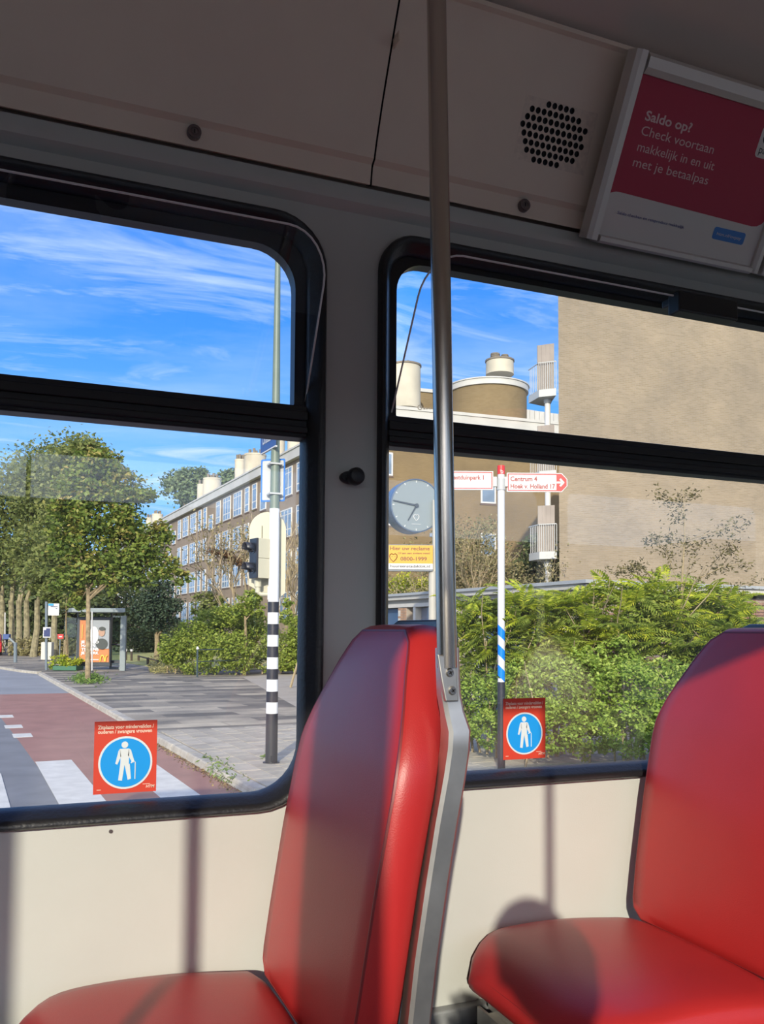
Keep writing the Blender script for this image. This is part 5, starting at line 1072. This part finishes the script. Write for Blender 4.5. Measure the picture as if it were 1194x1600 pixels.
bk = thing('dark_thicket', st(8, 80, .1), 'dark thicket of trees closing the end of the side street', 'trees'); P_, d, tn = blobs_pts([(PD(x, 985, 84), (5.5, 3, 5.2)) for x in range(-60, 200, 34)], 24000, .25, 24); P_ = P_[P_[:, 2] > .1]; leafcloud('foliage', P_, .6, DARKG, bk, tint=tn[:len(P_)])
for x in range(-60, 200, 34): mb = MB(); mb.tube([V((PD(x, 985, 84).x, PD(x, 985, 84).y, 0)), V((PD(x, 985, 84).x, PD(x, 985, 84).y, 5))], .3, 7); mb.build('trunk', BARK, bk)
# ---- right side
hb2 = []
for (px, py, r, D) in ((706, 1105, 34, 12.6), (735, 1100, 44, 12.2), (775, 1095, 46, 11.9), (765, 1140, 30, 11.6), (820, 1085, 50, 11.7), (860, 1080, 54, 11.5), (820, 1135, 34, 11.1), (870, 1135, 44, 10.9), (920, 1080, 56, 11.2), (925, 1140, 46, 10.7), (975, 1085, 60, 10.9), (980, 1140, 46, 10.5), (1040, 1090, 60, 10.7), (1045, 1145, 46, 10.3), (1100, 1100, 60, 10.6), (1160, 1100, 60, 10.6), (720, 1140, 26, 12.2), (900, 1040, 34, 11.6), (960, 1030, 38, 11.5), (700, 1075, 24, 12.8)):
    hb2.append(px_blob(px, py, r, D, k=.8))
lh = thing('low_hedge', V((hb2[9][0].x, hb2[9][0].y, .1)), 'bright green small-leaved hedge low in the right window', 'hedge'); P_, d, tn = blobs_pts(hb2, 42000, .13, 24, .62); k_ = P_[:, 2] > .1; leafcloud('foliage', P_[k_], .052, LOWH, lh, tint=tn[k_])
mb = MB(); rg = random.Random(8)
for b_ in hb2[::2]: limb(mb, V((b_[0].x, b_[0].y, .09)), (0, 0, 1), .8, .018, 1, rg)
mb.build('stems', TWIG, lh, recalc=False)
# sumac-like shrubs with long feathery fronds: every large frond is a leaf of its own
def frond(nl, L_, wd, seed):
    rg = random.Random(seed); vs_, fs, tn = [], [], []
    for i in range(nl):
        t = (i+.6)/nl; x = L_*t; z = .10*L_*sin(t*2.2)-.28*L_*t*t; ll = wd*(sin(pi*min(1, t*.86+.12))**.7)
        for s_ in (-1, 1):
            b_ = len(vs_); a = radians(62-22*t); dx, dy = cos(a)*ll, sin(a)*ll*s_; w = ll*.17
            vs_ += [(x, 0, z), (x+dx*.5+w, dy*.5, z+.01-.04*ll), (x+dx, dy, z-.22*ll), (x+dx*.5-w, dy*.5, z+.01-.04*ll)]; fs.append((b_, b_+1, b_+2, b_+3)); tn.append(rg.random())
    b_ = len(vs_); zt_ = .10*L_*sin(2.2)-.28*L_; vs_ += [(0, .004, 0), (0, -.004, 0), (L_*.5, -.003, .10*L_*sin(1.1)-.07*L_), (L_*.5, .003, .10*L_*sin(1.1)-.07*L_), (L_, 0, zt_)]; fs += [(b_, b_+1, b_+2, b_+3), (b_+3, b_+2, b_+4)]; tn += [.1, .1]
    return vs_, fs, tn
FRM_ = []
for k, (mm, nm) in enumerate(((YELG, 'yellow'), (HEDG, 'green'))):
    for j in range(3):
        v_, f_2, t_ = frond(11+j, .46+.06*j, .16, k*5+j); me = bpy.data.meshes.new('frond'); me.from_pydata(v_, [], f_2); at = me.attributes.new('tint', 'FLOAT', 'FACE'); at.data.foreach_set('value', [.25+.6*x for x in t_]); me.materials.append(mm); FRM_.append(me)
sumac = [('left sumac shrub with feathery fronds beside the blue-striped signpost', [(735, 950, 30, 12.6), (760, 935, 22, 12.5), (790, 975, 42, 12.5), (735, 1000, 36, 12.6), (820, 940, 28, 12.5), (790, 935, 20, 12.5), (745, 1040, 30, 12.4)]),
         ('middle sumac shrub with feathery fronds in the right window', [(850, 960, 44, 12.4), (880, 940, 30, 12.3), (850, 1010, 40, 12.2), (910, 960, 40, 12.2), (905, 1010, 40, 12.0), (830, 1030, 30, 12.2)]),
         ('tall yellow-topped sumac shrub under the slim sapling', [(970, 950, 40, 12.0), (1000, 925, 32, 12.0), (1040, 930, 36, 12.0), (1010, 970, 44, 11.8), (1060, 980, 44, 11.8), (1100, 945, 36, 12.0), (960, 1000, 36, 11.8)]),
         ('right sumac shrub with yellow-green fronds behind the right seat', [(1130, 960, 36, 11.8), (1165, 975, 28, 11.8), (1110, 1000, 40, 11.6), (1160, 1010, 36, 11.6), (1075, 1020, 40, 11.6)])]
rg = random.Random(21)
for si, (lb, bl) in enumerate(sumac):
    bs = [px_blob(x, y+(15, 15, 4, 12)[si], r*.95, D, k=.8) for x, y, r, D in bl]; c = sum((b_[0] for b_ in bs), Vector())/len(bs); g = V((c.x, c.y, .09)); t = thing('sumac_shrub', g, lb, 'shrub', 'sumac shrubs behind the low hedge')
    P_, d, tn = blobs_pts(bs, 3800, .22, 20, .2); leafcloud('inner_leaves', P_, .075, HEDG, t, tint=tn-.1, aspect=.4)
    mb = MB(); 
    for b_ in bs: limb(mb, g+V((rg.gauss(0, .25), rg.gauss(0, .15), 0)), (b_[0]-g).normalized()*1.0+V((0, 0, .5)), (b_[0]-g).length*.8, .022, 1, rg, .4)
    mb.build('stems', TWIG, t, recalc=False)
    P_, d, tn = blobs_pts(bs, 280, .12, 2, .7)
    for p, dd in zip(P_, d):
        top_ = dd[2]+(p[2]-2.0)*1.2
        me = FRM_[(0 if rg.random() < min(.95, max(.15, .35+.6*top_)) else 3)+rg.randint(0, 2)]; o = bpy.data.objects.new('frond', me); COL.objects.link(o); o.parent = t; o.location = V(p)-g; a = atan2(dd[1], dd[0])+rg.gauss(0, .8); o.rotation_euler = (rg.gauss(0, .3), rg.gauss(-.1, .3)-.25*dd[2], a); s_ = rg.uniform(.65, 1.0); o.scale = (s_, s_, s_); WL[o.name] = V(p)
# slim sapling with drooping sparse leaves
Ds = 11.9; sg = PD(1063, 1100, Ds); sg.z = .1; sap = thing('sapling', sg, 'slim upright sapling with sparse drooping leaves before the brick wall', 'tree')
SAPL = leaf_mat('sapling_leaves', ((.09, .08, .03), (.16, .14, .055), (.22, .19, .08)), .3)
mb = MB(); sp2 = lambda x, y, o=0: PD(x, y, Ds+o); ends = []
stem = [sg, sp2(1064, 1000), sp2(1066, 900), sp2(1070, 840), sp2(1069, 800), sp2(1068, 765)]; mb.tube(stem, [.026, .022, .016, .011, .007, .004], 7)
for pts in ([(1066, 935), (1052, 890), (1040, 858), (1018, 838)], [(1066, 930), (1078, 880), (1080, 850), (1102, 842)], [(1080, 915), (1110, 885), (1135, 858), (1150, 840)], [(1066, 960), (1020, 905), (1000, 880), (985, 890)], [(1069, 850), (1045, 838), (1015, 842)], [(1070, 845), (1100, 836), (1140, 822), (1165, 812)], [(1069, 800), (1055, 812)], [(1068, 790), (1040, 778), (1022, 768)], [(1068, 775), (1085, 768)], [(1090, 905), (1130, 885), (1165, 880)], [(1068, 955), (1140, 925), (1180, 905)], [(1000, 882), (975, 892), (958, 894)], [(1135, 858), (1150, 866)]):
    p3 = [sp2(x, y, rg.uniform(-.25, .25)*(i > 0)) for i, (x, y) in enumerate(pts)]; mb.tube(p3, [.009*(1-.6*i/(len(p3)-1)) for i in range(len(p3))], 5)
    for a, c in zip(p3[len(p3)//2-1:], p3[len(p3)//2:]): ends += [a.lerp(c, k/5) for k in range(6)]
mb.build('stem', TWIG, sap, smooth=True, recalc=False)
e = np.array([list(p) for p in ends]); k_ = nprng.integers(0, len(e), 1500); leafcloud('foliage', e[k_]+nprng.normal(size=(1500, 3))*np.array([.07, .07, .05])-np.array([0, 0, .02]), .056, SAPL, sap, aspect=.35, up=-.2)
# thin twiggy shrubs and shade tree behind the garages
Dg = 31; c0 = PD(755, 985, Dg); c0.z = .1; tw = thing('twiggy_tree', c0, 'big thinning twiggy shrub rising behind the garage roof', 'tree'); mb = MB(); rg = random.Random(33); ends = []
for (dx, L_, r, ln) in ((-1.0, 1.9, .07, -.22), (-.3, 2.1, .08, -.06), (.3, 2.0, .07, .12), (.8, 1.8, .06, .32), (0, 2.2, .06, .02), (-1.5, 1.7, .05, -.3), (1.4, 1.4, .05, .3)): limb(mb, c0+V((dx, rg.uniform(-.4, .4), 0)), (ln, rg.uniform(-.15, .15), 1), L_, r, 4, rg, .40, 4, (2, 3), .74, .25, ends, 5, .007)
mb.build('branches', TWIG, tw, recalc=False); e = np.array([list(p) for p in ends]); k_ = nprng.integers(0, len(e), 5200); leafcloud('foliage', e[k_]+nprng.normal(size=(5200, 3))*.22, .10, DULL, tw)
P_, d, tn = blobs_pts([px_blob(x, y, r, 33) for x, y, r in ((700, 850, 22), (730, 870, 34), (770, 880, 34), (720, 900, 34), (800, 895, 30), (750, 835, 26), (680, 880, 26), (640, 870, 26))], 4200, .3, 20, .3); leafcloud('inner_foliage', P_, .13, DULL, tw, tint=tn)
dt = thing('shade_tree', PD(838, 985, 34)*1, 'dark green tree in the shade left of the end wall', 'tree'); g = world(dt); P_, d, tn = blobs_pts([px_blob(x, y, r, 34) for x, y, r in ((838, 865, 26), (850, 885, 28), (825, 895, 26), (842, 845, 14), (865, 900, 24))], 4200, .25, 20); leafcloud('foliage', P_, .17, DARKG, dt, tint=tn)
mb = MB(); mb.tube([V((g.x, g.y, 0)), PD(838, 880, 34)], [.15, .08], 8); mb.build('trunk', BARK, dt)
ys_ = thing('yellow_shrub', V((PD(632, 985, 31).x, PD(632, 985, 31).y, .1)), 'yellow-green bush above the garage roof left of the pole', 'shrub'); P_, d, tn = blobs_pts([px_blob(x, y, r, 31) for x, y, r in ((615, 918, 13), (632, 912, 16), (650, 920, 14), (665, 915, 14), (600, 920, 12))], 2000, .25, 20); leafcloud('foliage', P_, .11, YELG, ys_, tint=tn+.1)
mb = MB(); g = world(ys_); [limb(mb, g+V((x, 0, 0)), (0, 0, 1), 2.6, .04, 1, random.Random(3)) for x in (-.4, .1, .5)]; mb.build('stems', TWIG, ys_, recalc=False)

# ================================================================== BUS SHELTER AND STOP
SHG = mat('shelter_grey', (.22, .26, .26), .45); SHD = mat('shelter_dark', (.03, .04, .05), .4); ORG = mat('ad_orange', (.56, .19, .055), .45); ADG = mat('ad_photo_grey', (.30, .33, .36), .5); ADW = mat('ad_white', (.85, .84, .80), .5); ADY = mat('ad_arch_yellow', (.95, .55, .08), .5); ADS = mat('ad_skin', (.42, .26, .18), .6); ADK = mat('ad_dark', (.05, .06, .055), .6)
Ds = 36.0; sh = thing('bus_shelter', G(160, 1049), 'grey bus shelter with an orange lit-box poster', 'bus shelter'); sx_ = lambda x, y, o=0: PD(x, y, Ds+o)
def pxbox(mb, x0, x1, y0, y1, D, th, mi=0): a = PD(x0, y1, D); c = PD(x1, y0, D); e = c-a; mb.obox(a, hv*e.dot(hv), fv*th, Z*(c.z-a.z), mi)
mb = MB(); pxbox(mb, 186.5, 195.5, 962, 1049.5, Ds-.3, .16); mb.build('front_post', SHG, sh, bevel=.01)
mb = MB(); pxbox(mb, 171, 174, 958, 1046, Ds+1.2, .1); mb.build('rear_post', SHD, sh); mb = MB(); pxbox(mb, 118.5, 120.5, 958, 1043, Ds+1.2, .08); mb.build('rear_post', SHG, sh)
mb = MB(); a = sx_(96, 957, .9); c = sx_(112, 949.5, -.5); d_ = sx_(196, 958.5, -.5)
rf = [sx_(95, 957.5, 1.4), sx_(112, 954, -.6), sx_(196, 958, -.6), sx_(190, 961.5, 1.4)]; zr = 3.0
mb.prism([V((p.x, p.y, sx_(150, 957).z)) for p in rf], Z*.17); mb.build('roof', SHG, sh, bevel=.02)
mb = MB(); pxbox(mb, 119, 172.5, 964, 1041, Ds+.25, .14); lb_ = mb.build('light_box', SHD, sh, bevel=.02)
yb = lambda y: y
mb = MB(); pxbox(mb, 123.5, 170.5, 969, 1034.5, Ds+.23, .02); mb.build('orange_sheet', ORG, lb_)
mb = MB(); pxbox(mb, 140, 170.5, 969, 1013.5, Ds+.215, .012); mb.build('photo_field', ADG, lb_)
def pdisc(mb, x, y, r, D, ry=None): mb.disc(PD(x, y, D), hv, Z, r*D/F, -fv*.004, 18, ry=(ry or r)*D/F)
mb = MB(); pdisc(mb, 159, 988, 5, Ds+.208, 6.5); mb.build('printed_face', ADS, lb_)
mb = MB(); pdisc(mb, 159.5, 982.5, 5, Ds+.204, 3.2); pdisc(mb, 159, 1006, 9.5, Ds+.206, 8.5); mb.build('printed_dark', ADK, lb_)
mb = MB(); pdisc(mb, 147, 992, 7, Ds+.207, 13); mb.build('printed_shirt', ADW, lb_)
mb = MB()
for i, tx in enumerate(('JE MOJO', 'HALEN', 'TIJDENS', 'JE WERK')):
    mb = MB(); w_ = (PD(154, 1000, Ds)-PD(126.5, 1000, Ds)).length*(1, .8, 1.0, 1.0)[i]; g_ = text_geo(tx, .03, 'LEFT', 0, 1.0)[0]; mb.text(tx, PD(127, 1005+i*5.7, Ds+.20), hv, Z, .155, off=.03, sx=w_/(.155*max(p[0] for p in g_))); mb.build('lettering', ADW, lb_, recalc=False)
mb = MB(); pxbox(mb, 127, 130, 1029, 1032, Ds+.2, .006); mb.build('small_print', ADW, lb_); mb = MB(); pxbox(mb, 133, 154, 1030, 1031.2, Ds+.2, .006); mb.build('small_print', ADW, lb_, recalc=False)
mb = MB()
for x0 in (160, 168.0):
    pts = [PD(x0+3.4*cos(a)-0, 1033.5-9.5*sin(a), Ds+.195) for a in [pi*i/10 for i in range(11)]]; mb.tube(pts if x0 == 160 else pts[5:], .028, 6)
pxbox(mb, 128.0, 128.9, 976, 997, Ds+.2, .006); mb.build('yellow_arches', ADY, lb_)
mb = MB(); pxbox(mb, 174.5, 186, 962, 1040, Ds+1.15, .02); mb.build('side_pane', GLASSB, sh); mb = MB(); pxbox(mb, 99, 118, 965, 1036, Ds+1.3, .02); mb.build('rear_pane', GLASSB, sh)
mb = MB(); pxbox(mb, 172, 188, 1032, 1036, Ds+.6, .35); pxbox(mb, 172, 188, 1006, 1008, Ds+.9, .05); mb.build('bench', SHD, sh)
mb = MB(); pxbox(mb, 172, 190, 1042, 1048, Ds+1.1, .06); mb.build('kick_panel', SHG, sh)
wp_ = thing('white_pole', PD(144, 1043, Ds-1.6), 'thin white pole standing before the orange shelter poster', 'pole'); g = world(wp_); g2 = V((g.x, g.y, .1)); mb = MB(); mb.cyl(g2, PD(144, 955.5, Ds-1.6), .028, n=8); mb.build('shaft', SWHT, wp_); mb = MB(); mb.cyl(g2, g2+Z*.05, .06, n=8); mb.build('foot', SHD, wp_)
# tree pit grass
pts = np.array([list(G(x, y, .10)+V((0, 0, abs(random.gauss(0, .08))))) for x, y in [(random.gauss(137, 12), random.gauss(1063, 3)) for _ in range(1200)]]); tag(leafcloud('pit_grass', pts, .14, WEED, None, aspect=.25, up=0), 'tuft of weeds and grass around the maple trunk', 'grass')
# bus stop post
BSB = mat('stop_blue', (.0, .28, .62), .4); BSG = mat('stop_post_grey', (.16, .20, .23), .4); TIME = mat('timetable_blue', (.015, .03, .12), .4)
s0 = G(72.5, 1047); Dp = (s0-CAM).dot(Fw); bs_ = thing('bus_stop_post', s0, 'grey bus stop post with a white flag board and small timetable', 'bus stop'); 
mb = MB(); mb.cyl(s0, PD(72.5, 940, Dp), .055, n=12); mb.build('post', BSG, bs_, smooth=True)
mb = MB(); pxbox(mb, 75, 92, 943, 961.5, Dp, .05); fl = mb.build('flag_board', SWHT, bs_); mb = MB(); pxbox(mb, 75.5, 83.5, 943.3, 946.3, Dp-.01, .012); mb.build('blue_block', BSB, fl)
mb = MB(); pxbox(mb, 79, 90, 947.3, 948, Dp-.01, .012); pxbox(mb, 87, 89, 950, 951, Dp-.01, .012); mb.build('print', TIME, fl)
mb = MB(); pxbox(mb, 66.8, 79.2, 980, 996.5, Dp-.10, .06); tt_ = mb.build('timetable', SWHT, bs_, bevel=.01); mb = MB(); pxbox(mb, 68.2, 78, 984.5, 994.5, Dp-.12, .02); pxbox(mb, 72, 78, 981.8, 985, Dp-.12, .02); mb.build('timetable_print', TIME, tt_)
cb_ = thing('utility_cabinet', PD(71.5, 1031, 46), 'pale utility cabinet behind the bus stop post', 'cabinet'); mb = MB(); pxbox(mb, 63.5, 80, 1003.5, 1031, 46, .4); mb.build('case', mat('cabinet_beige', (.55, .53, .45), .6), cb_, bevel=.02); mb = MB(); pxbox(mb, 71.5, 72, 1005, 1029, 45.98, .02); mb.build('door_gap', SLOTM, cb_)
rs_ = thing('red_sign', PD(94, 994, 50), 'small red sign behind the young tree', 'sign'); mb = MB(); pxbox(mb, 89, 99, 991, 998, 50, .04); mb.build('plate', SRED, rs_); mb = MB(); pxbox(mb, 92, 97, 994, 995.5, 49.98, .02); mb.build('plate_mark', SWHT, rs_); mb = MB(); a = PD(94, 998, 50.03); mb.cyl((a.x, a.y, .1), a, .03, n=8); mb.build('post', BSG, rs_)
pl_ = thing('planter', G(102, 1047.5), 'low green planter box with leafy plants by the bus stop', 'planter'); Dq = (world(pl_)-CAM).dot(Fw); mb = MB(); pxbox(mb, 82, 119, 1041, 1047.5, Dq, .9); mb.build('box', mat('planter_green', (.03, .13, .07), .5), pl_, bevel=.02)
P_, d, tn = blobs_pts([(PD(x, y, Dq+.4), (.28, .25, .25)) for x, y in ((88, 1036), (95, 1032), (110, 1037), (116, 1036))], 700, .3, 20); leafcloud('plants', P_, .12, YELG, pl_, tint=tn)
bo = thing('bollard', G(24, 1035), 'dark blue-grey bollard with an angled arm and blue box near the left edge', 'bollard'); Dq = (world(bo)-CAM).dot(Fw); mb = MB(); mb.cyl(world(bo), PD(24, 1004, Dq), .085, n=14); mb.build('post', BSG, bo, smooth=True); mb = MB(); mb.tube([PD(23, 1005, Dq), PD(14, 997, Dq)], .05, 8); mb.build('arm', SHG, bo); mb = MB(); pxbox(mb, 4, 14, 991, 999, Dq, .25); mb.build('blue_box', mat('box_blue', (.04, .08, .22), .4), bo, bevel=.02)
lp_ = thing('lamp_post', PD(8, 1010, 58), 'thin pale pole between the tree trunks at the left edge', 'pole'); g = world(lp_); mb = MB(); mb.cyl((g.x, g.y, .1), PD(8, 957, 58), .04, n=8); mb.build('shaft', SWHT, lp_); mb = MB(); mb.cyl((g.x, g.y, .1), (g.x, g.y, .3), .07, n=8); mb.build('foot', BSG, lp_)
# low timber fence and two white-topped posts by the lawn
WOOD = mat('dark_wood', (.06, .045, .03), .8)
lf = thing('low_fence', G(232, 1036), 'low dark timber rail fence beside the lawn', 'fence'); q4 = [(216.5, 1024, 1033), (231, 1027.5, 1039), (246.5, 1031, 1040)]
tops = []
for x, y0, y1 in q4: g = G(x, y1); D = (g-CAM).dot(Fw); t_ = PD(x, y0, D); mb = MB(); mb.cyl(g, t_, .06, n=8); mb.build('post', WOOD, lf); tops.append(t_)
for a, c in zip(tops, tops[1:]): mb = MB(); mb.tube([a-Z*.04, c-Z*.04], .04, 6); mb.build('rail', WOOD, lf)
for i, (x, y0, y1, lb) in enumerate(((197, 1014.5, 1032, 'left of two dark posts with white tops right of the shelter'), (205.5, 1014.5, 1033, 'right of two dark posts with white tops right of the shelter'))):
    g = G(x, y1); D = (g-CAM).dot(Fw); t_ = thing('white_topped_post', g, lb, 'post', 'white topped posts by the lawn'); mb = MB(); mb.cyl(g, PD(x, y0+3, D), .06, n=10); mb.build('shaft', WOOD, t_); mb = MB(); mb.cyl(PD(x, y0+3, D), PD(x, y0, D), .066, n=10); mb.build('top', SWHT, t_)
# red car and bicycle at the left edge
CARR = mat('car_red', (.36, .01, .012), .2, coat=.6); TYRE = mat('tyre', (.015, .015, .015), .7); CGL = mat('car_glass', (.02, .03, .035), .05, spec=.8)
cg = PD(-22, 1026, 55); cg.z = 0.0; cr = thing('red_car', cg, 'red car parked at the far left edge of the street', 'car')
q_ = lambda x, y, z: cg+S*x+Nn*y+Z*z
side = [(-2.0, .28), (-2.05, .62), (-1.95, .88), (-1.1, .98), (-.45, 1.40), (.85, 1.42), (1.6, 1.0), (2.0, .92), (2.08, .6), (2.05, .28)]
side = [(-a, z) for a, z in side][::-1]
mb = MB(); mb.loft([[q_(a, -.84*k, z if z < .99 else z) for a, z in side] for k in (1, .0, -1)]); mb.build('body', CARR, cr, bevel=.06, smooth=True, angle=40)
gl = [(-1.62+.1, 1.03), (-.86, 1.36), (.42, 1.34), (1.0, 1.02)]
mb = MB(); mb.prism([q_(a, .845, z) for a, z in gl], Nn*.01); mb.prism([q_(a, -.845, z) for a, z in gl], -Nn*.01); mb.loft([[q_(-1.64, -.7, 1.02), q_(-1.64, .7, 1.02), q_(-.90, .62, 1.38), q_(-.90, -.62, 1.38)], [q_(-1.66, -.7, 1.03), q_(-1.66, .7, 1.03), q_(-.92, .62, 1.39), q_(-.92, -.62, 1.39)]]); mb.build('glazing', CGL, cr)
for a in (-1.3, 1.3):
    for k in (.86, -.86): mb = MB(); mb.cyl(q_(a, k-.1 if k > 0 else k+.1, .31), q_(a, k, .31), .31, n=20); wh = mb.build('wheel', TYRE, cr, smooth=True, angle=40); mb = MB(); mb.cyl(q_(a, k, .31), q_(a, k+.01*(1 if k > 0 else -1), .31), .18, n=16); mb.build('hub_cap', SHG, wh)
for k in (.62, -.62): mb = MB(); mb.cbox(q_(-2.02, k, .76), S*.08, Nn*.3, Z*.16); mb.build('rear_light', mat('rear_light', (.5, .02, .02), .3), cr)
bg_ = PD(11, 1015, 54); bg_.z = .1; bi = thing('bicycle', bg_, 'bicycle parked among the tree trunks beside the red car', 'bicycle'); q_ = lambda x, z: bg_+hv*x+Z*z
for x in (-.5, .5): mb = MB(); mb.tube([q_(x+cos(2*pi*i/20)*.33, .34+sin(2*pi*i/20)*.33) for i in range(20)], .02, 5, closed=True); wh = mb.build('wheel', TYRE, bi); mb = MB(); [mb.tube([q_(x, .34), q_(x+cos(2*pi*i/8)*.32, .34+sin(2*pi*i/8)*.32)], .006, 3) for i in range(8)]; mb.build('spokes', SCREWM, wh)
mb = MB(); [mb.tube([q_(*a), q_(*c)], .02, 6) for a, c in (((-.5, .34), (-.2, .85)), ((-.2, .82), (.38, .85)), ((-.05, .34), (-.22, .92)), ((-.05, .34), (.38, .80)), ((.5, .34), (.36, 1.0)), ((-.5, .34), (-.05, .34)))]; mb.build('frame', BLACKP, bi)
mb = MB(); mb.tube([q_(.36, 1.0), q_(.2, 1.05)], .018, 6); mb.build('handlebar', SCREWM, bi); mb = MB(); mb.cbox(q_(-.24, .95), hv*.26, fv*.14, Z*.06); mb.build('saddle', TYRE, bi, bevel=.02)
